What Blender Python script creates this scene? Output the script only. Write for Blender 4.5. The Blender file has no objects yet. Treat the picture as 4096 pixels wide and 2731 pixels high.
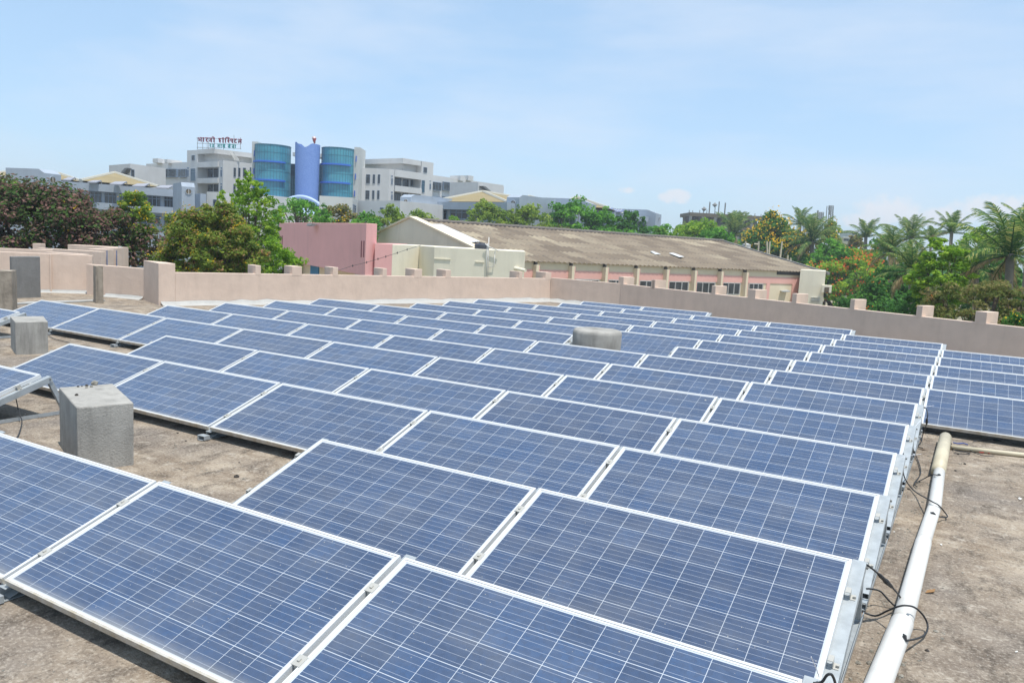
import bpy, bmesh, math, random
import numpy as np
from mathutils import Vector, Matrix, Euler
PI = math.pi
SC = bpy.context.scene
COL = SC.collection
RND = random.Random(7)

# ------------------------------------------------------------------ camera, sky, sun, exposure
CAM_POS = Vector((0.38752, -3.08681, 2.05603))
CAM_ROT = Euler((1.44776, -0.05282, 0.53118), 'XYZ')
FPX = 3140.2 / 1.7415                      # focal length in pixels of a 2352 px wide picture
cd = bpy.data.cameras.new('Camera'); cam = bpy.data.objects.new('Camera', cd); COL.objects.link(cam)
cd.sensor_width = 36; cd.lens = 3140.2 / 4096 * 36; cd.clip_start = 0.05; cd.clip_end = 5000
cam.location = CAM_POS; cam.rotation_euler = CAM_ROT; SC.camera = cam
SUN_AZ = Vector((0.93, -0.37)).normalized(); SUN_EL = math.radians(74)
world = bpy.data.worlds.new('World'); SC.world = world; world.use_nodes = True
sl = bpy.data.lights.new('Sun', 'SUN'); sl.energy = 3.3; sl.angle = math.radians(0.5); sl.color = (1.0, 0.955, 0.89)
so = bpy.data.objects.new('Sun', sl); COL.objects.link(so)
sdir = Vector((SUN_AZ.x * math.cos(SUN_EL), SUN_AZ.y * math.cos(SUN_EL), math.sin(SUN_EL)))
so.rotation_euler = sdir.to_track_quat('Z', 'Y').to_euler(); so.location = (20, -10, 60)
SC.view_settings.view_transform = 'Standard'; SC.view_settings.look = 'None'
SC.view_settings.exposure = 0.55; SC.view_settings.gamma = 1.0

# ------------------------------------------------------------------ picture <-> place helpers
M3 = CAM_ROT.to_matrix()
FWD = M3 @ Vector((0, 0, -1)); FWD = Vector((FWD.x, FWD.y, 0)).normalized()
RGT = Vector((FWD.y, -FWD.x, 0))
def ray(u, v): return M3 @ Vector(((u - 1176) / FPX, -(v - 784.1) / FPX, -1))
def at(u, v, D):                            # point seen at (u,v) that lies D metres ahead
    d = ray(u, v); return CAM_POS + d * (D / d.dot(FWD))
def atz(u, v, z):                           # point seen at (u,v) at height z
    d = ray(u, v); return CAM_POS + d * ((z - CAM_POS.z) / d.z)
def loc(x, y, z): return CAM_POS + RGT * x + FWD * y + Vector((0, 0, z - CAM_POS.z))   # metres right / ahead, height
def onpl(a, b, u, v):                       # point seen at (u,v) on the upright plane through a and b
    n = Vector((-(b.y - a.y), b.x - a.x, 0)); d = ray(u, v)
    return CAM_POS + d * ((a - CAM_POS).dot(n) / d.dot(n))
zA = lambda x, y: (x / 5.846, 287.1 + y / 5.846)
zB = lambda x, y: (373.2 + x / 5.846, 287.1 + y / 5.846)
zC = lambda x, y: (746.5 + x / 5.846, 315.8 + y / 5.846)
zD = lambda x, y: (1091 + x / 5.12, 373.2 + y / 5.12)
zE = lambda x, y: (1493 + x / 5.12, 430.7 + y / 5.12)
zF = lambda x, y: (1894.9 + x / 5.124, 430.7 + y / 5.124)
zG = lambda x, y: (574.2 + x / 5.12, 459.4 + y / 5.12)
zH = lambda x, y: (x / 5.12, 516.8 + y / 5.12)
GZ = -7.0                                   # street level below the roof

# ------------------------------------------------------------------ sky
SKY_K = 0.142
nt = world.node_tree; nt.nodes.clear()
def N(t, kind, **kw):
    n = t.nodes.new(kind)
    for k, v in kw.items(): setattr(n, k, v)
    return n
sky = N(nt, 'ShaderNodeTexSky', sky_type='NISHITA', sun_disc=False)
sky.sun_elevation = SUN_EL; sky.sun_rotation = math.atan2(SUN_AZ.x, SUN_AZ.y)
sky.altitude = 500; sky.air_density = 1.0; sky.dust_density = 1.0; sky.ozone_density = 1.0
tc = N(nt, 'ShaderNodeTexCoord')
def world_math(op, a, b=None, c=None):
    n = N(nt, 'ShaderNodeMath', operation=op)
    for i, x in enumerate((a, b, c)):
        if x is None: continue
        if isinstance(x, (int, float)): n.inputs[i].default_value = x
        else: nt.links.new(x, n.inputs[i])
    return n.outputs[0]
def world_blob(u, v, rx, rz):               # soft window round a direction
    d = ray(u, v).normalized()
    sub = N(nt, 'ShaderNodeVectorMath', operation='SUBTRACT'); nt.links.new(tc.outputs['Generated'], sub.inputs[0]); sub.inputs[1].default_value = d
    r = N(nt, 'ShaderNodeVectorMath', operation='DOT_PRODUCT'); nt.links.new(sub.outputs[0], r.inputs[0]); r.inputs[1].default_value = RGT / rx
    z = N(nt, 'ShaderNodeVectorMath', operation='DOT_PRODUCT'); nt.links.new(sub.outputs[0], z.inputs[0]); z.inputs[1].default_value = Vector((0, 0, 1 / rz))
    q = world_math('ADD', world_math('POWER', world_math('ABSOLUTE', r.outputs['Value']), 2), world_math('POWER', world_math('ABSOLUTE', z.outputs['Value']), 2))
    return world_math('MAXIMUM', world_math('SUBTRACT', 1.0, q), 0.0)
blobs = None
for (u, v, rx, rz) in ((1440, 436, 24, 10), (1550, 452, 42, 20), (2055, 480, 90, 38), (2160, 500, 110, 30), (2290, 480, 100, 34), (1990, 505, 60, 22)):
    b = world_blob(u, v, rx / FPX, rz / FPX)
    blobs = b if blobs is None else world_math('MAXIMUM', blobs, b)
n1 = N(nt, 'ShaderNodeTexNoise'); n1.inputs['Scale'].default_value = 48; n1.inputs['Detail'].default_value = 9; n1.inputs['Roughness'].default_value = .6
nt.links.new(tc.outputs['Generated'], n1.inputs['Vector'])
cum = world_math('MULTIPLY', world_math('SMOOTH_MIN', world_math('MAXIMUM', world_math('MULTIPLY', world_math('SUBTRACT', world_math('ADD', world_math('MULTIPLY', blobs, .75), world_math('MULTIPLY', n1.outputs['Fac'], 2.0)), 1.22), 2.2), 0.0), 1.0, 0.3), world_math('MULTIPLY', world_math('MINIMUM', world_math('MULTIPLY', blobs, 4.0), 1.0), 0.75))
mp = N(nt, 'ShaderNodeMapping'); mp.inputs['Scale'].default_value = (1.2, 2.2, 7.0); mp.inputs['Rotation'].default_value = (0.25, 0.3, 0.5)
nt.links.new(tc.outputs['Generated'], mp.inputs['Vector'])
n2 = N(nt, 'ShaderNodeTexNoise'); n2.inputs['Scale'].default_value = 2.2; n2.inputs['Detail'].default_value = 5; n2.inputs['Roughness'].default_value = .55
nt.links.new(mp.outputs[0], n2.inputs['Vector'])
cir = world_math('MULTIPLY', world_math('MAXIMUM', world_math('SUBTRACT', n2.outputs['Fac'], 0.40), 0.0), 1.6)
cloud = 0.62
mx = N(nt, 'ShaderNodeMix', data_type='RGBA'); mx.inputs['Factor'].default_value = cloud
nt.links.new(sky.outputs[0], mx.inputs['A']); mx.inputs['B'].default_value = (2.25, 3.38, 4.65, 1)
bg = N(nt, 'ShaderNodeBackground'); bg.inputs['Strength'].default_value = SKY_K
mx1 = N(nt, 'ShaderNodeMix', data_type='RGBA'); nt.links.new(cir, mx1.inputs['Factor']); nt.links.new(mx.outputs['Result'], mx1.inputs['A']); mx1.inputs['B'].default_value = (3.9, 4.3, 4.9, 1)
mx2 = N(nt, 'ShaderNodeMix', data_type='RGBA'); nt.links.new(cum, mx2.inputs['Factor']); nt.links.new(mx1.outputs['Result'], mx2.inputs['A']); mx2.inputs['B'].default_value = (4.5, 4.5, 4.7, 1)
nt.links.new(mx2.outputs['Result'], bg.inputs['Color'])
wo = N(nt, 'ShaderNodeOutputWorld'); nt.links.new(bg.outputs[0], wo.inputs['Surface'])

# ------------------------------------------------------------------ materials
def srgb(r, g, b):
    f = lambda c: (c / 255 / 12.92) if c <= 10 else ((c / 255 + .055) / 1.055) ** 2.4
    return (f(r), f(g), f(b), 1)
MATS = {}
class MT:
    """small node-tree writer"""
    def __init__(s, name):
        s.m = bpy.data.materials.new(name); s.m.use_nodes = True; s.t = s.m.node_tree
        s.b = s.t.nodes['Principled BSDF']; s.tc = s.t.nodes.new('ShaderNodeTexCoord')
        MATS[name] = s.m
    def L(s, a, b): s.t.links.new(a, b)
    def n(s, k, **kw): return N(s.t, k, **kw)
    def noise(s, scale, detail=4, rough=.55, coord='Object', stretch=None, vec=None):
        n = s.n('ShaderNodeTexNoise'); n.inputs['Scale'].default_value = scale; n.inputs['Detail'].default_value = detail; n.inputs['Roughness'].default_value = rough
        src = vec if vec is not None else s.tc.outputs[coord]
        if stretch:
            m = s.n('ShaderNodeMapping'); m.inputs['Scale'].default_value = stretch; s.L(src, m.inputs['Vector']); src = m.outputs[0]
        s.L(src, n.inputs['Vector']); return n.outputs['Fac']
    def ramp(s, fac, *stops):
        r = s.n('ShaderNodeValToRGB'); e = r.color_ramp.elements
        while len(e) < len(stops): e.new(.5)
        for i, (p, c) in enumerate(stops): e[i].position = p; e[i].color = c
        s.L(fac, r.inputs[0]); return r.outputs[0]
    def mix(s, fac, a, b, blend='MIX'):
        m = s.n('ShaderNodeMix', data_type='RGBA', blend_type=blend)
        for inp, x in ((m.inputs['Factor'], fac), (m.inputs['A'], a), (m.inputs['B'], b)):
            if isinstance(x, (int, float)): inp.default_value = x
            elif isinstance(x, tuple): inp.default_value = x
            else: s.L(x, inp)
        return m.outputs['Result']
    def math(s, op, a, b=None, c=None, clamp=False):
        n = s.n('ShaderNodeMath', operation=op, use_clamp=clamp)
        for i, x in enumerate((a, b, c)):
            if x is None: continue
            if isinstance(x, (int, float)): n.inputs[i].default_value = x
            else: s.L(x, n.inputs[i])
        return n.outputs[0]
    def xyz(s, coord='Object'):
        n = s.n('ShaderNodeSeparateXYZ'); s.L(s.tc.outputs[coord], n.inputs[0]); return n.outputs
    def out(s, color, rough=.8, spec=.3, metal=0.0):
        for inp, x in ((s.b.inputs['Base Color'], color), (s.b.inputs['Roughness'], rough), (s.b.inputs['Metallic'], metal), (s.b.inputs['Specular IOR Level'], spec)):
            if isinstance(x, (int, float, tuple)): inp.default_value = x
            else: s.L(x, inp)
        return s
    def bump(s, h, strength=.3, dist=.01):
        b = s.n('ShaderNodeBump'); b.inputs['Strength'].default_value = strength; b.inputs['Distance'].default_value = dist
        s.L(h, b.inputs['Height']); s.L(b.outputs[0], s.b.inputs['Normal']); return s

def plaster(name, c, vary=.12, scale=1.5, bump=.25, grime=0.0, coord='Object', bscale=9):
    m = MT(name); d = tuple(x * (1 - vary) for x in c[:3]) + (1,); l = tuple(min(1, x * (1 + vary)) for x in c[:3]) + (1,)
    col = m.ramp(m.noise(scale, 6, .65, coord), (.3, d), (.7, l))
    if grime:
        st = m.noise(scale * 1.2, 5, .7, coord, (2.0, 2.0, .25))
        col = m.mix(m.math('MULTIPLY', m.ramp(st, (.5, (0, 0, 0, 1)), (.75, (1, 1, 1, 1))), grime), col, tuple(x * .55 for x in c[:3]) + (1,))
    m.out(col, .9, .2)
    if bump: m.bump(m.noise(bscale, 5, .6, coord), bump, .02)
    return m.m
def plain(name, c, rough=.6, spec=.3, metal=0.0, vary=.06, scale=4):
    m = MT(name); d = tuple(x * (1 - vary) for x in c[:3]) + (1,); l = tuple(min(1, x * (1 + vary)) for x in c[:3]) + (1,)
    m.out(m.ramp(m.noise(scale, 3), (.35, d), (.65, l)), rough, spec, metal); return m.m

# ------------------------------------------------------------------ mesh helpers
class MB:
    def __init__(s): s.v = []; s.f = []
    def face(s, *pts):
        i = len(s.v); s.v += [tuple(p) for p in pts]; s.f.append(tuple(range(i, i + len(pts)))); return s
    def hexa(s, p):                          # 8 points: bottom ring 0-3, top ring 4-7
        i = len(s.v); s.v += [tuple(q) for q in p]
        for f in ((3, 2, 1, 0), (4, 5, 6, 7), (0, 1, 5, 4), (1, 2, 6, 5), (2, 3, 7, 6), (3, 0, 4, 7)): s.f.append(tuple(i + k for k in f))
        return s
    def box(s, x0, y0, z0, x1, y1, z1):
        return s.hexa([(x0, y0, z0), (x1, y0, z0), (x1, y1, z0), (x0, y1, z0), (x0, y0, z1), (x1, y0, z1), (x1, y1, z1), (x0, y1, z1)])
    def prism(s, pts, z0, z1):               # plan polygon pushed up from z0 to z1
        n = len(pts); i = len(s.v)
        s.v += [(p[0], p[1], z0) for p in pts] + [(p[0], p[1], z1) for p in pts]
        s.f.append(tuple(i + k for k in reversed(range(n)))); s.f.append(tuple(i + n + k for k in range(n)))
        for k in range(n): s.f.append((i + k, i + (k + 1) % n, i + n + (k + 1) % n, i + n + k))
        return s
    def slab(s, a, b, z0, z1, t):            # upright slab: front face on line a-b, t metres thick away from the camera
        n = Vector((-(b.y - a.y), b.x - a.x, 0)).normalized()
        if n.dot(Vector((a.x, a.y, 0)) - Vector((CAM_POS.x, CAM_POS.y, 0))) < 0: n = -n
        return s.prism([(a.x, a.y), (b.x, b.y), (b.x + n.x * t, b.y + n.y * t), (a.x + n.x * t, a.y + n.y * t)], z0, z1)
    def tube(s, pts, r, seg=8, r1=None, cap=True):
        pts = [Vector(p) for p in pts]; n = len(pts); i0 = len(s.v)
        up = Vector((0, 0, 1)); prev = None
        for k, p in enumerate(pts):
            d = (pts[min(k + 1, n - 1)] - pts[max(k - 1, 0)]).normalized()
            a = d.cross(up) if prev is None else prev - d * prev.dot(d)
            if a.length < 1e-4: a = d.cross(Vector((1, 0, 0)))
            a.normalize(); prev = a; b = d.cross(a)
            rr = r[k] if isinstance(r, (list, tuple)) else (r if r1 is None else r + (r1 - r) * k / (n - 1))
            for q in range(seg):
                t = 2 * PI * q / seg; s.v.append(tuple(p + (a * math.cos(t) + b * math.sin(t)) * rr))
        for k in range(n - 1):
            for q in range(seg):
                A = i0 + k * seg + q; B = i0 + k * seg + (q + 1) % seg; s.f.append((A, B, B + seg, A + seg))
        if cap: s.f.append(tuple(i0 + q for q in reversed(range(seg)))); s.f.append(tuple(i0 + (n - 1) * seg + q for q in range(seg)))
        return s
    def lathe(s, cx, cy, prof, seg=24, a0=0.0, a1=2 * PI):   # prof: (r, z) from bottom to top
        i0 = len(s.v); full = abs(a1 - a0 - 2 * PI) < 1e-6; m = seg if full else seg + 1
        for (r, z) in prof:
            for q in range(m):
                t = a0 + (a1 - a0) * q / seg; s.v.append((cx + r * math.cos(t), cy + r * math.sin(t), z))
        for k in range(len(prof) - 1):
            for q in range(seg):
                A = i0 + k * m + q; B = i0 + k * m + (q + 1) % m; s.f.append((A, B, B + m, A + m))
        if full:
            if prof[0][0] > 1e-4: s.f.append(tuple(i0 + q for q in reversed(range(m))))
            if prof[-1][0] > 1e-4: s.f.append(tuple(i0 + (len(prof) - 1) * m + q for q in range(m)))
        return s
    def build(s, name, mat, parent=None, smooth=False, bevel=0.0, recalc=True, subdiv=0, rough=0.0):
        me = bpy.data.meshes.new(name)
        bm = bmesh.new()
        vs = [bm.verts.new(p) for p in s.v]
        for f in s.f:
            try: bm.faces.new([vs[i] for i in f])
            except ValueError: pass
        if bevel or subdiv: bmesh.ops.remove_doubles(bm, verts=bm.verts, dist=1e-5)
        if recalc: bmesh.ops.recalc_face_normals(bm, faces=bm.faces)
        if bevel: bmesh.ops.bevel(bm, geom=[e for e in bm.edges], offset=bevel, segments=2, affect='EDGES', profile=.6)
        if subdiv: bmesh.ops.subdivide_edges(bm, edges=bm.edges, cuts=subdiv, use_grid_fill=True)
        if rough:
            for v in bm.verts: v.co += Vector([RND.uniform(-rough, rough) for _ in range(3)])
        bm.to_mesh(me); bm.free()
        if smooth:
            for p in me.polygons: p.use_smooth = True
        o = bpy.data.objects.new(name, me); COL.objects.link(o)
        me.materials.append(MATS[mat] if isinstance(mat, str) else mat)
        if parent is not None: place(o, parent)
        return o
def place(o, parent):                        # parent, keeping the world coordinates the mesh was written in
    o.parent = parent
    m = Matrix.Identity(4); p = parent
    while p is not None:
        m = p.matrix_basis.copy() @ m if p.parent is None else p.matrix_parent_inverse @ p.matrix_basis @ m
        p = p.parent
    o.matrix_parent_inverse = m.inverted()
def tag(o, label, cat, group=None, kind=None):
    o['label'] = label; o['category'] = cat
    if group: o['group'] = group
    if kind: o['kind'] = kind
    return o
def thing(name, p, label, cat, group=None):
    o = bpy.data.objects.new(name, None); o.location = p; o.empty_display_size = .3; COL.objects.link(o)
    return tag(o, label, cat, group)
def struct(o): o['kind'] = 'structure'; return o
def copy_part(o, parent):
    c = o.copy(); COL.objects.link(c); c.parent = parent; return c
def ordw(n): return ['', 'first', 'second', 'third', 'fourth', 'fifth', 'sixth', 'seventh', 'eighth', 'ninth', 'tenth', 'eleventh', 'twelfth', 'thirteenth', 'fourteenth', 'fifteenth'][n]

# roof and plaster
m = MT('roof_concrete')
big = m.noise(0.55, 5, .6); mid = m.noise(2.6, 6, .68, 'Object', (1.0, 1.7, 1)); fine = m.noise(45, 4, .7); grit = m.noise(160, 2, .6)
c = m.mix(m.ramp(mid, (.40, (0, 0, 0, 1)), (.62, (1, 1, 1, 1))), srgb(134, 119, 102), srgb(174, 160, 141))
c = m.mix(m.ramp(big, (.42, (0, 0, 0, 1)), (.62, (1, 1, 1, 1))), c, srgb(124, 115, 106))
c = m.mix(m.math('MULTIPLY', m.ramp(m.noise(5.5, 7, .72), (.55, (0, 0, 0, 1)), (.66, (1, 1, 1, 1))), .7), c, srgb(190, 180, 165))
c = m.mix(m.math('MULTIPLY', m.ramp(m.noise(3.4, 7, .75, 'Object', (1.4, .8, 1)), (.51, (0, 0, 0, 1)), (.63, (1, 1, 1, 1))), .75), c, srgb(82, 74, 66))
c = m.mix(m.math('MULTIPLY', m.ramp(fine, (.50, (0, 0, 0, 1)), (.66, (1, 1, 1, 1))), .38), c, srgb(212, 202, 186))
c = m.mix(m.math('MULTIPLY', m.ramp(m.noise(38, 4, .7, 'Object', (1, 1.2, 1)), (.53, (0, 0, 0, 1)), (.68, (1, 1, 1, 1))), .55), c, srgb(70, 62, 54))
m.out(c, .95, .15); m.bump(m.math('ADD', fine, grit), .7, .012)
plaster('parapet_plaster', srgb(214, 192, 174), .07, 2.0, .5, .18, 'Object', 4)
plaster('white_coating', srgb(172, 172, 168), .06, 3, .4, .25)
plaster('grey_cement', srgb(160, 157, 150), .22, 3.2, .35, .75, 'Object', 60)
plaster('dark_cement', srgb(128, 127, 124), .14, 3, .4, .35, 'Object', 18)
plaster('stained_cement', srgb(150, 140, 126), .28, 3.5, .5, .9, 'Object', 18)
plain('galvanised', srgb(164, 170, 172), .5, .5, .25, .10, 14)
plain('aluminium', srgb(176, 174, 166), .45, .5, .15, .04, 9)
plain('steel_bolt', srgb(120, 118, 112), .45, .5, .6)
plaster('white_pvc', srgb(210, 209, 204), .05, 2.5, 0, .22)
MATS['white_pvc'].node_tree.nodes['Principled BSDF'].inputs['Roughness'].default_value = .45
plain('beige_pvc', srgb(196, 186, 160), .5, .4, 0, .07, 6)
plain('black_cable', srgb(46, 48, 50), .55, .4)
plain('white_tie', srgb(225, 226, 230), .5, .4)
plain('blue_rope', srgb(60, 84, 150), .8, .2)
plain('red_thread', srgb(190, 70, 60), .8, .2)
plain('dry_leaf', srgb(150, 118, 84), .9, .1)
plain('paper', srgb(225, 224, 218), .9, .1)
plaster('stone', srgb(140, 136, 126), .3, 14, .5, 0, 'Object', 40)
plaster('dark_stone', srgb(72, 68, 64), .3, 20, .5, 0, 'Object', 40)
# panel frame: white aluminium, dusty along the low edge
m = MT('panel_frame'); y = m.xyz()[1]
dust = m.math('MULTIPLY', m.math('LESS_THAN', y, .012), m.ramp(m.noise(7, 5, .7), (.35, (.25, .25, .25, 1)), (.7, (1, 1, 1, 1))))
m.out(m.mix(dust, srgb(204, 205, 204), srgb(158, 144, 116)), .45, .45)
# solar cells
CX, CY = .1570, .1555
m = MT('solar_cells'); X, Y, Z = m.xyz()
cu = m.math('DIVIDE', m.math('ADD', X, 6 * CX), CX); cv = m.math('DIVIDE', m.math('SUBTRACT', Y, (.992 - 6 * CY) / 2), CY)
fu = m.math('FRACT', cu); fv = m.math('FRACT', cv)
lu = m.math('GREATER_THAN', m.math('ABSOLUTE', m.math('SUBTRACT', fu, .5)), .5 - .0085)
lv = m.math('GREATER_THAN', m.math('ABSOLUTE', m.math('SUBTRACT', fv, .5)), .5 - .0110)
out = m.math('MAXIMUM', m.math('GREATER_THAN', m.math('ABSOLUTE', m.math('SUBTRACT', cu, 6)), 6.0), m.math('GREATER_THAN', m.math('ABSOLUTE', m.math('SUBTRACT', cv, 3)), 3.0))
lines = m.math('MAXIMUM', m.math('MAXIMUM', lu, lv), out)
bus = m.math('LESS_THAN', m.math('ABSOLUTE', m.math('SUBTRACT', m.math('FRACT', m.math('MULTIPLY', cv, 4)), .5)), .020)
cb = m.n('ShaderNodeCombineXYZ'); m.L(m.math('FLOOR', cu), cb.inputs[0]); m.L(m.math('FLOOR', cv), cb.inputs[1])
oi = m.n('ShaderNodeObjectInfo'); pv_ = m.n('ShaderNodeVectorMath', operation='ADD'); m.L(m.tc.outputs['Object'], pv_.inputs[0]); rv_ = m.math('MULTIPLY', oi.outputs['Random'], 73.0); cv_ = m.n('ShaderNodeCombineXYZ'); m.L(rv_, cv_.inputs[0]); m.L(rv_, cv_.inputs[1]); m.L(cv_.outputs[0], pv_.inputs[1]); PV = pv_.outputs[0]; m.L(m.math('MULTIPLY', oi.outputs['Random'], 91.0), cb.inputs[2])
wn = m.n('ShaderNodeTexWhiteNoise', noise_dimensions='3D'); m.L(cb.outputs[0], wn.inputs['Vector'])
vo = m.n('ShaderNodeTexVoronoi', feature='F1'); vo.inputs['Scale'].default_value = 55
off = m.n('ShaderNodeVectorMath', operation='ADD'); m.L(m.tc.outputs['Object'], off.inputs[0]); m.L(cb.outputs[0], off.inputs[1]); m.L(off.outputs[0], vo.inputs['Vector'])
hs = m.n('ShaderNodeSeparateXYZ'); m.L(vo.outputs['Color'], hs.inputs[0])
tone = m.math('ADD', m.math('MULTIPLY', wn.outputs['Value'], .40), m.math('MULTIPLY', hs.outputs[0], .30))
tone = m.math('ADD', tone, m.math('MULTIPLY', m.noise(2.2, 3, .5, vec=PV), .25))
cell = m.ramp(tone, (.1, (.030, .055, .112, 1)), (.55, (.033, .068, .146, 1)), (1.0, (.034, .088, .200, 1)))
cell = m.mix(m.math('MULTIPLY', m.math('SUBTRACT', oi.outputs['Random'], .35), .55, clamp=True), cell, (.018, .036, .088, 1))
wash = m.ramp(m.noise(1.3, 6, .7, 'Object', (1.0, 2.6, 1), PV), (.45, (0, 0, 0, 1)), (.75, (1, 1, 1, 1)))
col = m.mix(m.math('MULTIPLY', bus, .62), cell, (.50, .54, .60, 1))
col = m.mix(lines, col, (.50, .54, .58, 1))
# dust film: thin everywhere, thicker along the low edge, a few specks
dn = m.ramp(m.noise(3.2, 6, .65, vec=PV), (.3, (.03, .03, .03, 1)), (.75, (.11, .11, .11, 1)))
edge = m.math('MULTIPLY', m.math('POWER', m.math('MAXIMUM', m.math('SUBTRACT', 1.0, m.math('DIVIDE', m.math('SUBTRACT', Y, .02), m.math('ADD', .05, m.math('MULTIPLY', m.noise(9, 3, vec=PV), .05)))), 0.0), 1.6), .38)
sp = m.n('ShaderNodeTexVoronoi', feature='F1'); sp.inputs['Scale'].default_value = 17; sp.inputs['Randomness'].default_value = 1
of2 = m.n('ShaderNodeVectorMath', operation='ADD'); m.L(m.tc.outputs['Object'], of2.inputs[0]); m.L(oi.outputs['Random'], of2.inputs[1]); m.L(of2.outputs[0], sp.inputs['Vector'])
spm = m.math('MULTIPLY', m.math('LESS_THAN', sp.outputs['Distance'], .055), .55)
sp2 = m.n('ShaderNodeTexVoronoi', feature='F1'); sp2.inputs['Scale'].default_value = 1.9; m.L(PV, sp2.inputs['Vector'])
spl = m.math('MULTIPLY', m.math('LESS_THAN', m.math('ADD', sp2.outputs['Distance'], m.math('MULTIPLY', m.noise(30, 3, vec=PV), .03)), .036), .8)
spm = m.math('MAXIMUM', spm, spl)
dust = m.math('MINIMUM', m.math('ADD', m.math('ADD', m.math('ADD', dn, m.math('MULTIPLY', wash, .11)), edge), spm), .8)
col = m.mix(dust, col, srgb(176, 172, 160))
m.out(col, m.math('ADD', .14, m.math('MULTIPLY', dust, .7)), .5)
m.b.inputs['IOR'].default_value = 1.45

# ------------------------------------------------------------------ roof deck and parapets
A0 = atz(*zH(1865, 943), 0); A1 = atz(1262, 692, 0)
PE = atz(*zH(1690, 878), 0)                                   # far end of the pier
S1a = PE; S1b = atz(*zH(1252, 836), 0)
S2a = atz(*zH(1092, 806), 0); S2b = atz(*zH(480, 790), 0)
C2 = Vector((-10.25, 22.75, 0)); C3 = Vector((1.43, 16.77, 0)); CE = C2 + (C3 - C2) * 1.6
H = .86
dk = MB().prism([(9, -9), (CE.x, CE.y), (C2.x, C2.y), (A1.x, A1.y), (A0.x, A0.y), (PE.x, PE.y), (S1b.x, S1b.y), (S2a.x, S2a.y), (S2b.x, S2b.y), (-30, 9.5), (-30, -9)], GZ - .5, 0)
struct(dk.build('roof_deck', 'roof_concrete'))
def outward(a, b):
    n = Vector((-(b.y - a.y), b.x - a.x, 0)).normalized()
    return n if n.dot(a - CAM_POS) > 0 else -n
def wall(name, a, b, h, t, label, merlons=(), mh=.24, md=.5, mat='parapet_plaster'):
    w = MB().slab(a, b, -.02, h, t).build(name, mat, bevel=.012); tag(w, label, 'wall', 'parapet walls round the roof')
    n = outward(a, b); d = (b - a).normalized()
    for (ua, ub, v) in merlons:                               # each merlon: left and right edge of its front face, and its top
        p = onpl(a, b, ua, v); q = onpl(a, b, ub, v); p.z = q.z = 0
        pp, qq = p - n * .004, q - n * .004
        MB().prism([(pp.x, pp.y), (qq.x, qq.y), (qq.x + n.x * md, qq.y + n.y * md), (pp.x + n.x * md, pp.y + n.y * md)], h - .05, h + mh).build('merlon', mat, w, bevel=.012)
    return w
ml = [(zG(65, 0)[0], zG(128, 0)[0], 615), (zG(497, 0)[0], zG(612, 0)[0], 615), (zG(978, 0)[0], zG(1038, 0)[0], 616), (zG(1562, 0)[0], zG(1612, 0)[0], 617), (zG(1935, 0)[0], zG(2025, 0)[0], 619), (1024, 1036, 622), (zD(522, 0)[0], zD(560, 0)[0], 625), (zD(832, 0)[0], zD(898, 0)[0], 628)]
wall('parapet_wall', A0 + (A1 - A0).normalized() * .42, A1, H, .16, 'sunlit beige parapet with eight stubs between the tall pier and the far corner', ml, .23, .55)
wall('parapet_wall', A1, C2, H + .03, .16, 'short beige parapet piece without stubs at the far corner of the roof')
mr = [(zD(1690, 0)[0], zD(1750, 0)[0], 640), (zD(2075, 0)[0], zD(2115, 0)[0], 645), (zE(20, 0)[0], zE(58, 0)[0], 660), (zE(722, 0)[0], zE(768, 0)[0], 672), (zE(1150, 0)[0], zE(1238, 0)[0], 680), (zE(1668, 0)[0], zE(1722, 0)[0], 690), (zF(292, 0)[0], zF(346, 0)[0], 705), (zF(1072, 0)[0], zF(1142, 0)[0], 720), (zF(1762, 0)[0], zF(1900, 0)[0], 735)]
wall('parapet_wall', C2, CE, H + .02, .16, 'long shaded parapet with nine stubs running to the right edge', mr, .25, .5)
# tall pier at the near end of the left parapet
n = outward(A0, A1); d = (A1 - A0).normalized(); w = .42
pr = MB().prism([(A0.x, A0.y), (A0.x + d.x * w, A0.y + d.y * w), (A0.x + d.x * w + n.x * .75, A0.y + d.y * w + n.y * .75), (PE.x, PE.y)], -.02, 1.09).build('parapet_pier', 'parapet_plaster', bevel=.012)
tag(pr, 'tall beige plaster pier where two parapets meet, left of the stubs', 'pier')
wall('parapet_wall', S1a + Vector((0, 0, 0)), S1b - (S1a - S1b).normalized() * .75, .86, .16, 'beige parapet piece behind the slim stained pillar')
wl = wall('parapet_wall', S2a, S2b - (S2a - S2b) * .9, 1.10, .16, 'higher beige parapet behind the grey cement slab')
dd = (S2b - S2a).normalized(); nn = outward(S2a, S2b)
q = onpl(S2a, S2b, *zH(600, 600)); q.z = 0
MB().tube([q - nn * .03 + Vector((0, 0, .02)), q - nn * .03 + Vector((0, 0, 1.08))], .025).build('drain_pipe', 'parapet_plaster', wl)
# stair-like walls behind it
def back_wall(u0, v0, u1, v1, D0, D1, t, label, extra=0.0):
    a = at(*zH(u0, v0), D0); b = at(*zH(u1, v1), D1); z = (a.z + b.z) / 2 + extra
    w_ = MB().slab(a, b, -.3, z, t).build('parapet_wall', 'parapet_plaster', bevel=.012); tag(w_, label, 'wall', 'parapet walls round the roof'); return w_
back_wall(-60, 262, 620, 302, 24.4, 25.2, .2, 'beige stairhead wall at the left edge, behind the cement slab')
bwk = back_wall(540, 322, 965, 338, 23.4, 23.2, .3, 'low beige wall block nestled between the stairhead walls')
back_wall(440, 280, 1188, 302, 26.6, 26.4, .25, 'beige wall with a small square stub on its left end')
back_wall(1035, 278, 1256, 286, 27.6, 27.6, .5, 'narrow beige wall end with a blue downpipe stripe')
back_wall(1168, 262, 1368, 270, 28.6, 28.6, .5, 'slightly taller beige wall end left of the white pipe loop')
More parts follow.
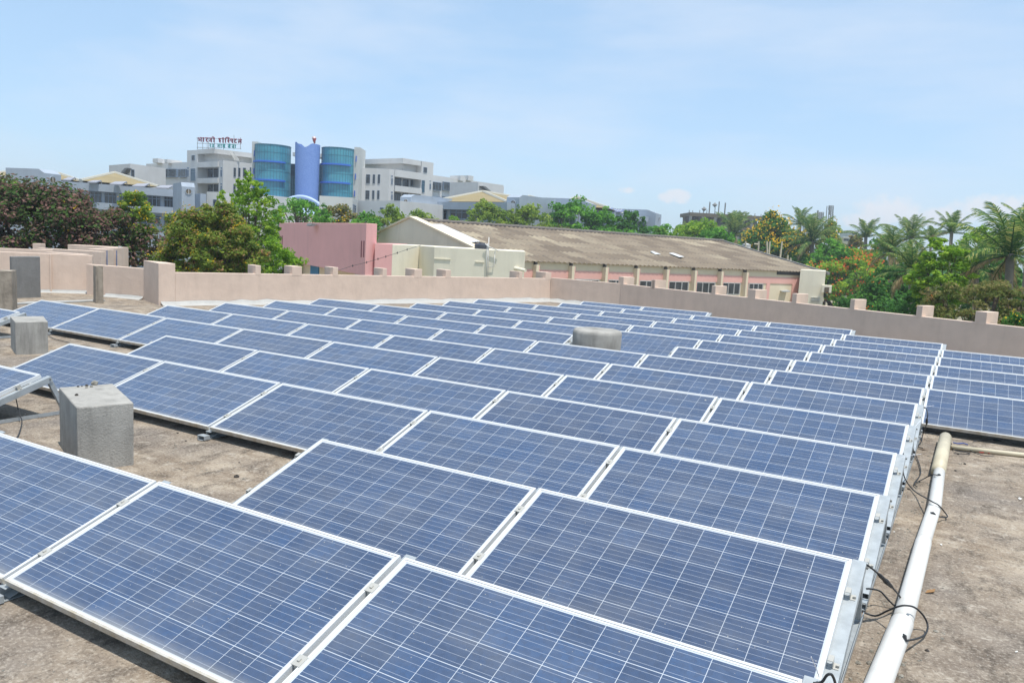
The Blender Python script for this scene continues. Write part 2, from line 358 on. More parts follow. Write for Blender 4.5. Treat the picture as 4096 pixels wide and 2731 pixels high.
bl = back_wall(795, 234, 1435, 258, 29.8, 29.8, .5, 'rearmost beige wall end carrying a white pipe loop')
a = at(*zH(382, 215), 27); b = at(*zH(464, 215), 27)
tag(MB().slab(a, b, 1.0, a.z, .35).build('parapet_stub', 'parapet_plaster', bevel=.012), 'small square beige stub standing on the far left parapet', 'stub')
plain('blue_paint', srgb(104, 122, 160), .6, .3)
for (u, D) in ((1258, 27.55), (1372, 28.55)):
    p = at(*zH(u, 300), D); tag(MB().tube([(p.x, p.y, 0), (p.x, p.y, p.z)], .016).build('downpipe', 'blue_paint'), 'thin blue downpipe on the wall end, %s one' % ('left' if u < 1300 else 'right'), 'pipe', 'blue downpipes')
pw = MB(); p0 = at(*zH(1432, 280), 29.3); rr = RGT * .1
pw.tube([p0 + Vector((0, 0, 0)), p0 + Vector((0, 0, -.35))], .05)
pw.tube([p0 + Vector((0, 0, .06)), p0 - rr + Vector((0, 0, .08)), p0 - rr * 2.4 + Vector((0, 0, -.1)), p0 - rr * 2.8 + Vector((0, 0, -.3)), p0 - rr * 1.6 + Vector((0, 0, -.38)), p0 + Vector((0, 0, -.33))], .022, 6)
tag(pw.build('vent_pipe', 'white_pvc'), 'white looped vent pipe at the rearmost wall end', 'pipe')

# white waterproof coating swept up against the walls
def coving(pts, wd, ht, label):
    mb = MB(); rings = []
    for k in range(len(pts) - 1):
        a, b = pts[k], pts[k + 1]; L = (b - a).length; n = -outward(a, b); steps = max(2, int(L / .35))
        for s in range(steps + 1):
            p = a + (b - a) * (s / steps); wv = wd * RND.uniform(.8, 1.25); hv = ht * RND.uniform(.75, 1.3)
            rings.append([p + Vector((0, 0, hv)) + n * .012, p + n * wv * .35 + Vector((0, 0, hv * .45)), p + n * wv + Vector((0, 0, .006)), p + n * (wv + .02) + Vector((0, 0, -.01))])
    for r0, r1 in zip(rings, rings[1:]):
        for q in range(3): mb.face(r0[q], r0[q + 1], r1[q + 1], r1[q])
    return tag(mb.build('waterproof_strip', 'white_coating', smooth=True), label, 'coating', 'white coating strips along the walls')
coving([A0 + (A1 - A0).normalized() * .05, A1], .24, .12, 'white waterproof coating along the foot of the sunlit parapet with stubs')
coving([A1, C2], .26, .12, 'white waterproof coating at the foot of the far corner parapet')
coving([S1b, S1a], .15, .10, 'white waterproof coating around the tall pier and behind the slim pillar')
coving([S2b, S2a], .12, .08, 'white coating edge along the higher left parapet')
l0 = atz(*zH(150, 940), 0); l1 = atz(*zH(1100, 905), 0); l2 = atz(*zH(1250, 880), 0)
tag(MB().prism([(l0.x, l0.y), (l1.x, l1.y), (l1.x - .12, l1.y + .42), (l0.x - .2, l0.y + .45)], -.01, .05).build('coated_kerb', 'white_coating', bevel=.03), 'white coated low kerb behind the leftmost solar panels', 'kerb')

# pillars, cement blocks
def quad_block(name, tops, h, mat, label, cat, spread=0.0, bevel=.010, rough=.0015, sub=2):
    P = [atz(u, v, h) for (u, v) in tops]; c = sum(P, Vector()) / 4
    o = MB().hexa([(c.x + (p.x - c.x) * (1 + spread), c.y + (p.y - c.y) * (1 + spread), -.02) for p in P] + [(p.x, p.y, h) for p in P]).build(name, mat, bevel=bevel, subdiv=sub, rough=rough)
    return tag(o, label, cat), P
zI = lambda x, y: (x / 2.351 / 1.7415, (1150 + y / 2.351) / 1.7415)
b1, P1 = quad_block('concrete_block', [zI(555, 938), zI(722, 1128), zI(1256, 1083), zI(1060, 902)], .545, 'grey_cement', 'large grey cement block with pebbles on its sloping top, nearest', 'block')
b2, P2 = quad_block('concrete_block', [zI(95, 272), zI(142, 325), zI(450, 320), zI(408, 268)], .50, 'grey_cement', 'smaller grey cement block at the left, behind the raised panel end', 'block')
b3, P3 = quad_block('cement_slab', [zH(112, 368), zH(130, 372), zH(470, 374), zH(455, 366)], 1.07, 'dark_cement', 'dark grey upright cement slab against the left parapet', 'slab')
p = atz(*zH(1180, 912), 0)
pl = MB().hexa([(p.x + x * 1.0, p.y + y, -.02) for x, y in ((-.19, -.07), (.13, -.2), (.2, -.04), (-.1, .1))] + [(p.x + x * .96, p.y + y * .96, .94) for x, y in ((-.19, -.07), (.13, -.2), (.2, -.04), (-.1, .1))]).build('cement_pillar', 'stained_cement', bevel=.012, subdiv=2, rough=.004)
tag(pl, 'slim stained cement pillar standing before the beige parapet', 'pillar')
p = atz(*zH(100, 1000), 0)
pl = MB().hexa([(p.x + x, p.y + y, -.02) for x, y in ((-.6, -.1), (-.22, -.42), (.2, -.02), (-.2, .3))] + [(p.x + x * .97, p.y + y * .97, .88) for x, y in ((-.6, -.1), (-.22, -.42), (.2, -.02), (-.2, .3))]).build('cement_pillar', 'stained_cement', bevel=.012, subdiv=2, rough=.004)
tag(pl, 'thick stained cement pillar at the left edge of the roof', 'pillar')
RC = atz(1372.5, 757, .62)
rb = MB().lathe(RC.x, RC.y, [(.43, -.02), (.435, .3), (.44, .55), (.428, .60), (.40, .622), (.2, .628), (.001, .63)], 28).build('round_block', 'grey_cement', smooth=True, rough=.004)
tag(rb, 'round grey cement stump rising between the panel rows', 'block')
for i, (x, y, r, lab) in enumerate(((890, 912, .034, 'largest grey pebble of those on the block top'), (735, 935, .011, 'leftmost small pebble at the back of the block top'), (770, 930, .008, 'tiny pebble second from left on the block top'), (815, 925, .014, 'dark flat pebble behind the tiny ones on the block top'), (813, 943, .013, 'pale pebble in front of the dark flat one on the block'), (861, 935, .014, 'round pebble touching the largest one on the block'), (720, 1015, .015, 'single pebble lying alone at the left of the block top'))):
    p = atz(*zI(x, y), .545)
    mb = MB().lathe(p.x, p.y, [(r * .6, p.z - .004), (r, p.z + r * .35), (r * .75, p.z + r * .9), (.001, p.z + r * 1.1)], 9)
    tag(mb.build('pebble', 'stone' if i in (0, 4, 5) else 'dark_stone', rough=r * .16), lab, 'pebble', 'pebbles on the cement block')

# ------------------------------------------------------------------ solar array
PL, PP, TILT, ZB, PW, PH = 1.976, 1.45191, 0.33197, .12, 1.944, .992
CT, ST = math.cos(TILT), math.sin(TILT)
def ringbox(mb, x0, y0, x1, y1, w, zt, zb):
    for (a, b, c, d_) in ((x0, y0, x1, y0 + w), (x0, y1 - w, x1, y1), (x0, y0 + w, x0 + w, y1 - w), (x1 - w, y0 + w, x1, y1 - w)): mb.box(a, b, zb, c, d_, zt)
def make_panel():
    root = thing('solar_panel', (0, 0, 0), '', 'solar panel', 'tilted solar panels in rows on the roof')
    f = MB(); ringbox(f, -PW / 2, 0, PW / 2, PH, .013, 0, -.04); ringbox(f, -PW / 2 + .013, .013, PW / 2 - .013, PH - .013, .010, -.004, -.034)
    f.build('frame', 'panel_frame', root)
    MB().box(-PW / 2 + .021, .021, -.012, PW / 2 - .021, PH - .021, -.006).build('cell_glass', 'solar_cells', root)
    b = MB(); b.box(-.06, .62, -.035, .06, .76, -.0125); b.build('junction_box', 'black_cable', root)
    return root
def pl3(x, y, z): return (x, y * CT - z * ST, ZB + y * ST + z * CT)     # panel-plane coordinates -> upright coordinates
def pbox(mb, x0, y0, z0, x1, y1, z1):
    return mb.hexa([pl3(x0, y0, z0), pl3(x1, y0, z0), pl3(x1, y1, z0), pl3(x0, y1, z0), pl3(x0, y0, z1), pl3(x1, y0, z1), pl3(x1, y1, z1), pl3(x0, y1, z1)])
def make_support(end):                        # end: 0 between panels, -1 left end of a row, 1 right end
    root = thing('support_frame', (0, 0, 0), '', 'support frame', 'galvanised frames carrying the panels')
    x0, x1 = (-.035, .035) if end == 0 else ((-.02, .050) if end > 0 else (-.050, .02))
    r = MB(); pbox(r, x0, -.02, -.046, x1, 1.055, -.0425)                     # top flange of the channel
    wx = x0 if end <= 0 else x1 - .004
    pbox(r, wx, -.02, -.10, wx + .004, 1.055, -.0462); pbox(r, x0, -.02, -.104, x1, 1.055, -.1002)
    r.build('rafter', 'galvanised', root)
    top = Vector(pl3(0, 1.03, -.075)); fx = wx + .004 if end <= 0 else wx - .045
    g = MB(); g.hexa([(fx, top.y + .14, .03), (fx + .04, top.y + .14, .03), (fx + .04, top.y + .19, .03), (fx, top.y + .19, .03), (fx, top.y - .02, top.z), (fx + .04, top.y - .02, top.z), (fx + .04, top.y + .03, top.z), (fx, top.y + .03, top.z)])
    g.build('rear_leg', 'galvanised', root)
    b = MB(); b.box(x0, -.10, .004, x1, top.y + .24, .008); b.box(wx, -.10, .0085, wx + .004, top.y + .24, .042); b.build('base_rail', 'galvanised', root)
    t = MB(); t.box(-.05, -.09, .0445, .05, -.02, .0485); t.box(-.05, -.09, .0085, -.046, -.02, .044); t.box(.046, -.09, .0085, .05, -.02, .044); t.build('foot_bracket', 'galvanised', root)
    for y in (.24, .74):
        k = MB()
        if end == 0: pbox(k, -.026, y - .03, .001, .026, y + .03, .005); pbox(k, -.008, y - .03, -.03, .008, y + .03, .0008); pbox(k, -.007, y - .008, .0052, .007, y + .008, .012)
        else:
            s = end; pbox(k, *sorted_x(-.010 * s, .012 * s, y - .02, .001, y + .02, .004)); pbox(k, *sorted_x(.012 * s, .015 * s, y - .02, -.042, y + .02, .004)); pbox(k, *sorted_x(.0155 * s, .040 * s, y - .02, -.042, y + .02, -.039)); pbox(k, *sorted_x(.027 * s, .041 * s, y - .007, -.0378, y + .007, -.026))
        k.build('clamp', 'aluminium', root)
    q = MB(); q.tube([(x0 - .012, top.y, top.z + .01), (x1 + .012, top.y, top.z + .01)], .008, 8); q.build('bolt', 'steel_bolt', root)
    return root
def sorted_x(xa, xb, y0, z0, y1, z1): return (min(xa, xb), y0, z0, max(xa, xb), y1, z1)
ROWS = [(1, [(-4, 0)]), (2, [(-6, -4), (-2, 0)]), (3, [(-5, 0)]), (4, [(-9, -7), (-5, 0)]), (5, [(-8, 0)]), (6, [(-7, 0)]), (7, [(-7, 1)]), (8, [(-7, -3), (-2, 1)]), (9, [(-7, 1)]), (10, [(-6, 1)]), (11, [(-6, 1)]), (12, [(-6, 0)]), (13, [(-5, -1)]), (14, [(-5, -3)])]
P0 = make_panel(); SUP = {k: make_support(k) for k in (-1, 0, 1)}
used = set()
def tree_copy(root, first):
    if first not in used: used.add(first); return root
    r = root.copy(); COL.objects.link(r)
    for ch in list(root.children): copy_part(ch, r)
    return r
SUPX = {}
for (row, runs) in ROWS:
    yT = (row - 1) * PP; yB = yT - PH * CT
    which = 'in the row nearest the camera' if row == 1 else ('in the farthest row' if row == 14 else 'in the %s row from the front' % ordw(row))
    np_ = 0; ns_ = 0
    for (j0, j1) in runs:
        for j in range(j0, j1):
            np_ += 1; o = tree_copy(P0, 'panel')
            o.location = ((j + .5) * PL, yB, ZB + RND.uniform(-.003, .003)); o.rotation_euler = (TILT + RND.uniform(-.003, .003), 0, RND.uniform(-.0012, .0012))
            lab = 'blue solar panel, %s from the left %s' % (ordw(np_), which)
            if (row, j) == (1, -1): lab = 'blue solar panel cut by the bottom edge, last on the right in the nearest row'
            if (row, j) == (2, -5): lab = 'blue solar panel at left whose open underside shows, beside the large cement block'
            if (row, j) == (8, -4): lab = 'blue solar panel directly left of the round cement stump'
            if (row, j) == (8, -2): lab = 'blue solar panel just right of the round cement stump, at the row break'
            o['label'] = lab
        for j in range(j0, j1 + 1):
            ns_ += 1; e = -1 if j == j0 else (1 if j == j1 else 0)
            o = tree_copy(SUP[e], ('sup', e)); o.location = (j * PL, yB, RND.uniform(-.002, .002))
            o['label'] = 'grey metal support under the %s joint from left %s' % (ordw(ns_), which)
            SUPX[(row, j)] = o
# ------------------------------------------------------------------ pipes, cables and litter on the roof
zP = lambda x, y: ((3096 + x / 2.351) / 1.7415, (1600 + y / 2.351) / 1.7415)
zQ = lambda x, y: ((3096 + x / 2.351) / 1.7415, (2064 + y / 2.351) / 1.7415)
zJ = lambda x, y: ((x / 2.351) / 1.7415, (1700 + y / 2.351) / 1.7415)
wp = thing('drain_pipe', atz(*zQ(1210, 990), 0), 'long white plastic pipe lying beside the right ends of the panel rows', 'pipe')
pts = [atz(*zP(1560, 640), .062), atz(*zP(1510, 1000), .062), atz(*zQ(1400, 250), .062)]
MB().tube(pts, .051, 20).build('pipe_length', 'white_pvc', wp, smooth=True)
a, b = atz(*zQ(1408, 232), .062), atz(*zQ(1212, 985), .062)
MB().tube([a, a + (b - a) * .03, b], [.051, .055, .055], 20).build('pipe_length', 'white_pvc', wp, smooth=True)
a, b = atz(*zQ(1206, 1000), .064), atz(*zQ(700, 2300), .064)
MB().tube([a, a + (b - a) * .01, b], [.055, .060, .060], 20).build('pipe_length', 'white_pvc', wp, smooth=True)
for (p_, q_) in ((zP(1470, 1055), zP(1520, 1075)), (zQ(1215, 1105), zQ(1245, 1165)), (zP(1535, 700), zP(1570, 708))):
    a, b = atz(*p_, .125), atz(*q_, .105)
    MB().tube([a, (a + b) / 2 + Vector((0, 0, .004)), b], [.004, .011, .004], 6).build('slit', 'black_cable', wp)
bp = MB().tube([atz(*zP(1545, 668), .068), atz(*zP(1612, 352), .07)], .066, 20)
tag(bp.build('pipe_sleeve', 'beige_pvc', smooth=True), 'wide beige sleeve over the far end of the white pipe', 'pipe')
tp = MB().tube([atz(*zP(1665, 440), .03), atz(*zP(2800, 565), .03)], .026, 12)
tag(tp.build('conduit', 'beige_pvc', smooth=True), 'thin beige conduit running right from the pipe sleeve to the picture edge', 'pipe')
def smooth_pts(pts, n=6):
    out = []; P = [pts[0]] + pts + [pts[-1]]
    for k in range(1, len(P) - 2):
        for s in range(n):
            t = s / n; a, b, c, d = P[k - 1], P[k], P[k + 1], P[k + 2]
            out.append(.5 * ((2 * b) + (c - a) * t + (2 * a - 5 * b + 4 * c - d) * t * t + (3 * b - a - 3 * c + d) * t ** 3))
    return out + [pts[-1]]
def cable(pts, r, label, mat='black_cable', name='cable', plug=None):
    P = smooth_pts([atz(*q[:2], q[2]) for q in pts])
    o = MB().tube(P, r, 7).build(name, mat, smooth=True); tag(o, label, 'cable' if mat == 'black_cable' else 'string')
    if plug is not None:
        a, b = [atz(*q[:2], q[2]) for q in plug]
        MB().tube([a, a + (b - a) * .15, a + (b - a) * .5, a + (b - a) * .55, b], [.007, .012, .012, .016, .009], 8).build('plug', 'black_cable', o)
    return o
Q = lambda x, y, z: zQ(x, y) + (z,)
Pz = lambda x, y, z: zP(x, y) + (z,)
cable([Q(780, 425, .40), Q(870, 455, .40), Q(980, 540, .33), Q(1110, 665, .22), Q(1195, 780, .08), Q(1140, 835, .03), Q(1080, 790, .05), Q(1000, 705, .10), Q(915, 682, .13), Q(870, 680, .12)], .0055, 'black cable with inline plug looping from the second row panel corner to the pipe', plug=(Q(980, 540, .33), Q(1110, 665, .22)))
cable([Q(790, 870, .05), Q(870, 912, .03), Q(960, 935, .03), Q(1060, 890, .09), Q(1160, 850, .15), Q(1240, 838, .17), Q(1330, 860, .15), Q(1410, 940, .09), Q(1445, 1030, .04), Q(1420, 1110, .03), Q(1340, 1150, .05), Q(1245, 1168, .10)], .0055, 'black cable arching over the white pipe into a slit in it, nearest')
cable([Pz(1215, 500, .41), Pz(1220, 590, .34), Pz(1215, 680, .22), Pz(1250, 770, .05), Pz(1330, 860, .03), Pz(1430, 920, .10), Pz(1490, 955, .135), Pz(1545, 985, .12), Pz(1612, 1060, .03), Pz(1630, 1095, .03), Pz(1590, 1100, .03), Pz(1512, 1085, .09)], .0055, 'black cable crossing the pipe midway and curling back into its slit', plug=(Pz(1218, 600, .33), Pz(1218, 540, .38)))
cable([Pz(1290, 250, .40), Pz(1308, 340, .30), Pz(1308, 450, .14), Pz(1330, 510, .03), Pz(1372, 620, .02), Pz(1375, 700, .02), Pz(1320, 780, .02), Pz(1345, 812, .02)], .005, 'grey cable hanging from the third panel row end onto the bare roof')
cable([Pz(1325, 778, .02), Pz(1400, 742, .03), Pz(1480, 702, .09), Pz(1530, 702, .13)], .005, 'short black cable entering the pipe just below its beige sleeve')
cable([Pz(1390, 62, .40), Pz(1425, 72, .41), Pz(1445, 130, .36), Pz(1437, 190, .28), Pz(1425, 260, .16), Pz(1400, 322, .04), Pz(1385, 390, .02), Pz(1350, 432, .02), Pz(1400, 450, .02)], .0055, 'black cable with inline plug dangling beside the right hand panel block', plug=(Pz(1438, 172, .31), Pz(1435, 225, .22)))
cable([Pz(1660, 385, .09), Pz(1670, 420, .03), Pz(1700, 470, .02), Pz(1820, 492, .02), Pz(1830, 505, .02), Pz(1690, 500, .02)], .005, 'black cable lying below the thin beige conduit')
cable([Pz(1870, 390, .02), Pz(1950, 375, .02), Pz(2060, 368, .02), Pz(2140, 382, .02)], .005, 'black cable lying in front of the right hand panels', plug=(Pz(2060, 370, .02), Pz(2115, 378, .02)))
cable([Pz(1840, 470, .02), Pz(1900, 500, .02), Pz(1990, 525, .02), Pz(2070, 520, .02)], .004, 'thin dark cable lying right of the sleeve beyond the conduit')
cable([Q(370, 1568, .45), Q(450, 1555, .46), Q(500, 1490, .50), Q(545, 1490, .50), Q(575, 1568, .44), Q(570, 1650, .3)], .0055, 'black cable arching up at the bottom edge by the nearest row end')
cable([zI(140, 1000) + (.28,), zI(158, 1080) + (.16,), zI(183, 1190) + (.08,), zI(207, 1260) + (.02,), zI(180, 1368) + (.02,), zI(150, 1420) + (.02,)], .005, 'grey cable hanging under the raised panel at the left edge')
cable([zI(460, 455) + (.02,), zI(510, 480) + (.02,), zI(580, 500) + (.02,), zI(660, 520) + (.02,)], .006, 'black cable lying right of the smaller cement block')
for i, (p_, q_, lab) in enumerate(((Pz(1195, 540, .42), Pz(1385, 505, .47), 'white cable tie sticking out at the fourth row end'), (Pz(1380, 72, .42), Pz(1505, 50, .46), 'white cable tie sticking out at the gap before the right hand panels'), (Pz(1310, 268, .40), Pz(1382, 188, .46), 'white cable tie pointing up at the fifth row end'), (Q(350, 1320, .60), Q(425, 1510, .44), 'white cable tie leaning on the second row panel near the bottom edge'))):
    a, b = atz(*p_[:2], p_[2]), atz(*q_[:2], q_[2]); tag(MB().tube([a, (a + b) / 2 + Vector((0, 0, .004)), b], .0018, 5).build('cable_tie', 'white_tie'), lab, 'cable tie')
cable([Pz(1685, 398, .015), Pz(1730, 408, .015), Pz(1780, 405, .015), Pz(1822, 418, .015)], .007, 'frayed blue rope scrap near the pipe sleeve', 'blue_rope', 'rope_scrap')
cable([Pz(1930, 490, .012), Pz(1960, 492, .012), Pz(2000, 492, .012), Pz(2025, 500, .012)], .004, 'red thread scrap below the conduit', 'red_thread', 'thread_scrap')
def litter(uv, r, mat, name, label, cat, flat=.8):
    p = atz(*uv, 0); mb = MB(); k = 8
    mb.lathe(p.x, p.y, [(r * .7, -.003), (r, r * .3 * flat), (r * .7, r * .8 * flat), (.001, r * flat)], k)
    tag(mb.build(name, mat, rough=r * .18), label, cat)
for uv, r, mat, lab in ((zP(1795, 603), .016, 'dark_stone', 'dark stone right of the pipe sleeve'), (zP(1705, 665), .014, 'dark_stone', 'dark stone just below the sleeve end'), (zP(1265, 840), .014, 'dark_stone', 'dark stone between fourth row end and the pipe'), (zP(1732, 512), .013, 'dark_stone', 'dark stone by the cables under the conduit'),
                        (zQ(900, 1385), .018, 'stone', 'pale pebble left of the pipe near the bottom edge'), (zQ(790, 1382), .015, 'stone', 'smaller pale pebble beside the row end near the bottom'), (zQ(1190, 1510), .016, 'stone', 'pale pebble right of the pipe at the bottom'), (zQ(1440, 1265), .012, 'dark_stone', 'dark pebble right of the pipe slit'), (zQ(1520, 1085), .013, 'stone', 'grey pebble right of the arched cable'),
                        (zJ(2225, 488), .024, 'dark_stone', 'largest dark stone on the bare roof right of the large block'), (zJ(2292, 505), .011, 'stone', 'small grey stone beside the largest dark one'), (zJ(2250, 353), .009, 'dark_stone', 'tiny dark stone above the largest one'), (zJ(1672, 77), .012, 'dark_stone', 'dark stone beneath the third row edge, left one'), (zJ(1950, 147), .013, 'dark_stone', 'dark stone beneath the third row edge, right one'), (zJ(1748, 150), .010, 'dark_stone', 'dark stone in the middle of the bare patch'),
                        (zJ(1950, 148 + 300), .008, 'stone', 'pale chip on the bare patch by the panel edge')):
    litter(uv, r, mat, 'stone', lab, 'stone')
def flake(uv, s, mat, name, label, cat):
    p = atz(*uv, .004); a = RND.uniform(0, 3); e = Vector((math.cos(a), math.sin(a), 0)) * s; f = Vector((-math.sin(a), math.cos(a), 0)) * s * .5; z = Vector((0, 0, s * .18)); t = Vector((0, 0, .002))
    tag(MB().hexa([p - e, p + f * .9, p + e + z, p - f + z, p - e + t, p + f * .9 + t, p + e + z + t, p - f + z + t]).build(name, mat), label, cat)
flake(zP(1405, 465), .055, 'dry_leaf', 'dry_leaf', 'curled dry leaf lying left of the pipe sleeve', 'leaf')
flake(zP(2312, 928), .03, 'paper', 'paper_scrap', 'white paper scrap at the right edge of the roof', 'scrap')
flake(zQ(1572, 268), .014, 'paper', 'paper_scrap', 'white chip right of the pipe bell', 'scrap')
flake(zQ(2280, 1273), .012, 'paper', 'paper_scrap', 'white chip at the right edge near the bottom', 'scrap')
flake(zQ(1130, 147), .012, 'paper', 'paper_scrap', 'white chip between the panels and the pipe', 'scrap')
flake(zQ(1470, 708), .05, 'dry_leaf', 'dry_leaf', 'flat rusty leaf right of the pipe', 'leaf')
rng = np.random.default_rng(5); gv, gf = [], []
def grit(n, x0, x1, y0, y1, r0, r1):
    for _ in range(n):
        x, y, r = rng.uniform(x0, x1), rng.uniform(y0, y1), rng.uniform(r0, r1) * (1 if rng.random() < .93 else 2); i = len(gv)
        k = [(r * math.cos(t) * rng.uniform(.7, 1.2), r * math.sin(t) * rng.uniform(.7, 1.2)) for t in (0, 1.25, 2.5, 3.8, 5.0)]
        gv.extend([(x + a, y + b, .0005) for a, b in k] + [(x + a * .6, y + b * .6, r * .7) for a, b in k])
        gf.extend([(i + q, i + (q + 1) % 5, i + 5 + (q + 1) % 5, i + 5 + q) for q in range(5)] + [tuple(i + 5 + q for q in range(5))])
grit(900, .06, 2.6, -1.5, 7.4, .003, .008); grit(500, .05, .30, -1.5, 8, .003, .010); grit(420, -8.5, -3.6, .2, 2.2, .003, .008); grit(300, -6, -1.5, -2.4, -.98, .003, .008); grit(260, -14, -9, 2, 6, .004, .010)
me = bpy.data.meshes.new('grit'); me.from_pydata(gv, [], gf); me.materials.append(MATS['stone']); go = bpy.data.objects.new('grit', me); COL.objects.link(go); tag(go, 'loose grit scattered over the bare roof', 'grit', None, 'stuff')

# ------------------------------------------------------------------ street level
m = MT('earth')
c = m.ramp(m.noise(.05, 6, .6), (.35, (.16, .17, .09, 1)), (.5, (.26, .23, .16, 1)), (.7, (.36, .30, .22, 1)))
m.out(c, .95, .1)
struct(MB().prism([(CAM_POS.x + 2500 * math.cos(t * PI / 18), CAM_POS.y + 2500 * math.sin(t * PI / 18)) for t in range(36)], GZ - 2, GZ).build('ground', 'earth'))

# ------------------------------------------------------------------ building helpers
plaster('hospital_concrete', srgb(204, 203, 200), .07, .22, 0, .22)
plaster('annex_paint', srgb(160, 170, 181), .07, .3, 0, .25)
plaster('pale_wall', srgb(198, 198, 192), .06, .3, 0, .15)
plain('window_frame_blue', srgb(120, 138, 158), .5)
plain('window_frame_white', srgb(205, 205, 200), .5)
m = MT('dark_glass'); m.out(m.ramp(m.noise(.6, 3), (.35, (.02, .025, .03, 1)), (.65, (.06, .07, .08, 1))), .08, .6)
m = MT('blue_slot_glass'); m.out((.02, .08, .13, 1), .08, .6)
plaster('tan_roof', srgb(146, 132, 98), .10, .35, 0, .1)
plaster('white_ridge', srgb(176, 174, 162), .05, .5, 0)
plaster('grey_heater', srgb(150, 152, 160), .05, .5, 0)
m = MT('curtain_glass'); X, Y, Z = m.xyz('Object')
tone = m.noise(.35, 3, .5)
m.out(m.ramp(tone, (.3, (.05, .25, .34, 1)), (.7, (.09, .36, .44, 1))), .22, .5)
plain('mullion', srgb(60, 112, 132), .4)
plain('blue_band', srgb(58, 112, 205), .5, .4)
m = MT('blue_mosaic'); wv = m.n('ShaderNodeTexWhiteNoise', noise_dimensions='3D'); sc_ = m.n('ShaderNodeVectorMath', operation='SCALE'); m.L(m.tc.outputs['Object'], sc_.inputs[0]); sc_.inputs['Scale'].default_value = 9.0
fl = m.n('ShaderNodeVectorMath', operation='FLOOR'); m.L(sc_.outputs[0], fl.inputs[0]); m.L(fl.outputs[0], wv.inputs['Vector'])
m.out(m.ramp(wv.outputs['Value'], (0.0, srgb(112, 144, 208)), (1.0, srgb(134, 164, 220))), .5, .3)
plain('dome_blue', srgb(176, 196, 228), .4)
plain('ladder_metal', srgb(120, 120, 118), .6)

def edge3(L, C, R, D):                        # corner block: top corners left, middle (nearest), right at one height
    c = at(*C, D); return atz(*L, c.z), c, atz(*R, c.z)
def fr(F, u0, v0, u1, v1):
    a, b = F; um, vm = (u0 + u1) / 2, (v0 + v1) / 2
    return onpl(a, b, u0, vm), onpl(a, b, u1, vm), onpl(a, b, um, v1).z, onpl(a, b, um, v0).z
def fbox(mb, F, u0, v0, u1, v1, front=.1, back=.1, zb=None, zt=None):
    p, q, z0, z1 = fr(F, u0, v0, u1, v1); n = outward(*F)
    z0 = zb if zb is not None else z0; z1 = zt if zt is not None else z1
    return mb.prism([(p.x - n.x * front, p.y - n.y * front), (q.x - n.x * front, q.y - n.y * front), (q.x + n.x * back, q.y + n.y * back), (p.x + n.x * back, p.y + n.y * back)], z0, z1)
def window(root, F, u0, v0, u1, v1, nm=2, frame='window_frame_blue', glass='dark_glass', transom=True, off=0.0, name='window'):
    p, q, z0, z1 = fr(F, u0, v0, u1, v1); n = outward(*F); d = q - p; d.z = 0
    t = max(.05, min(.14, d.length * .035))
    def bx(mb, s0, s1, za, zc, f, b):
        a, c = p + d * s0, p + d * s1
        mb.prism([(a.x - n.x * f, a.y - n.y * f), (c.x - n.x * f, c.y - n.y * f), (c.x + n.x * b, c.y + n.y * b), (a.x + n.x * b, a.y + n.y * b)], za, zc)
    w = MB(); e = t / max(d.length, .01); f = .10 + off
    bx(w, 0, e, z0, z1, f, .02); bx(w, 1 - e, 1, z0, z1, f, .02); bx(w, e, 1 - e, z1 - t, z1, f, .02); bx(w, e, 1 - e, z0, z0 + t, f, .02)
    for k in range(1, nm): bx(w, k / nm - e / 2, k / nm + e / 2, z0 + t, z1 - t, f - .02, .02)
    if transom: bx(w, e, 1 - e, z1 - (z1 - z0) * .27 - t / 2, z1 - (z1 - z0) * .27 + t / 2, f - .03, .02)
    wo_ = w.build(name, frame, root)
    g = MB(); bx(g, e, 1 - e, z0 + t, z1 - t, .03 + off, .02); g.build('pane', glass, wo_)
    return wo_
HD = 170
# ---- left wing of the hospital
lw = thing('hospital_wing', at(*zB(690, 900), HD), 'left grey concrete hospital wing with balconies under the rooftop letters', 'building')
L, C, R = edge3(zB(330, 340), zB(690, 318), zB(1195, 380), HD)
lw.location.z = GZ; bpy.context.view_layer.update()
F1 = (L, C); F2d = (R - C).normalized()
nb = outward(L, C); n2_ = outward(C, R)
K = onpl(L, C, *zB(815, 475)); F2 = (K, K + F2d * 10)
wall_ = MB()
fbox(wall_, F1, *zB(330, 340), *zB(470, 900), 0, 8, GZ)                     # stair tower
p, q, z0, z1 = fr(F1, *zB(470, 480), *zB(815, 900)); zt = K.z
e1 = onpl(*F1, *zB(755, 600))
wall_.prism([(p.x + nb.x * 2.5, p.y + nb.y * 2.5), (e1.x + nb.x * 2.5, e1.y + nb.y * 2.5), (e1.x + nb.x * 8, e1.y + nb.y * 8), (p.x + nb.x * 8, p.y + nb.y * 8)], GZ, zt - .2)   # recessed bay wall
r1 = onpl(*F2, *zB(1195, 560))
wall_.prism([(e1.x, e1.y), (K.x, K.y), (r1.x, r1.y), (r1.x + nb.x * 9, r1.y + nb.y * 9), (e1.x + nb.x * 9, e1.y + nb.y * 9)], GZ, zt)
for (va, vb, vc, vd) in ((497, 578, 490, 570), (715, 792, 708, 785)):
    fbox(wall_, F1, *zB(470, va), *zB(756, vb - 8), .25, 2.6)
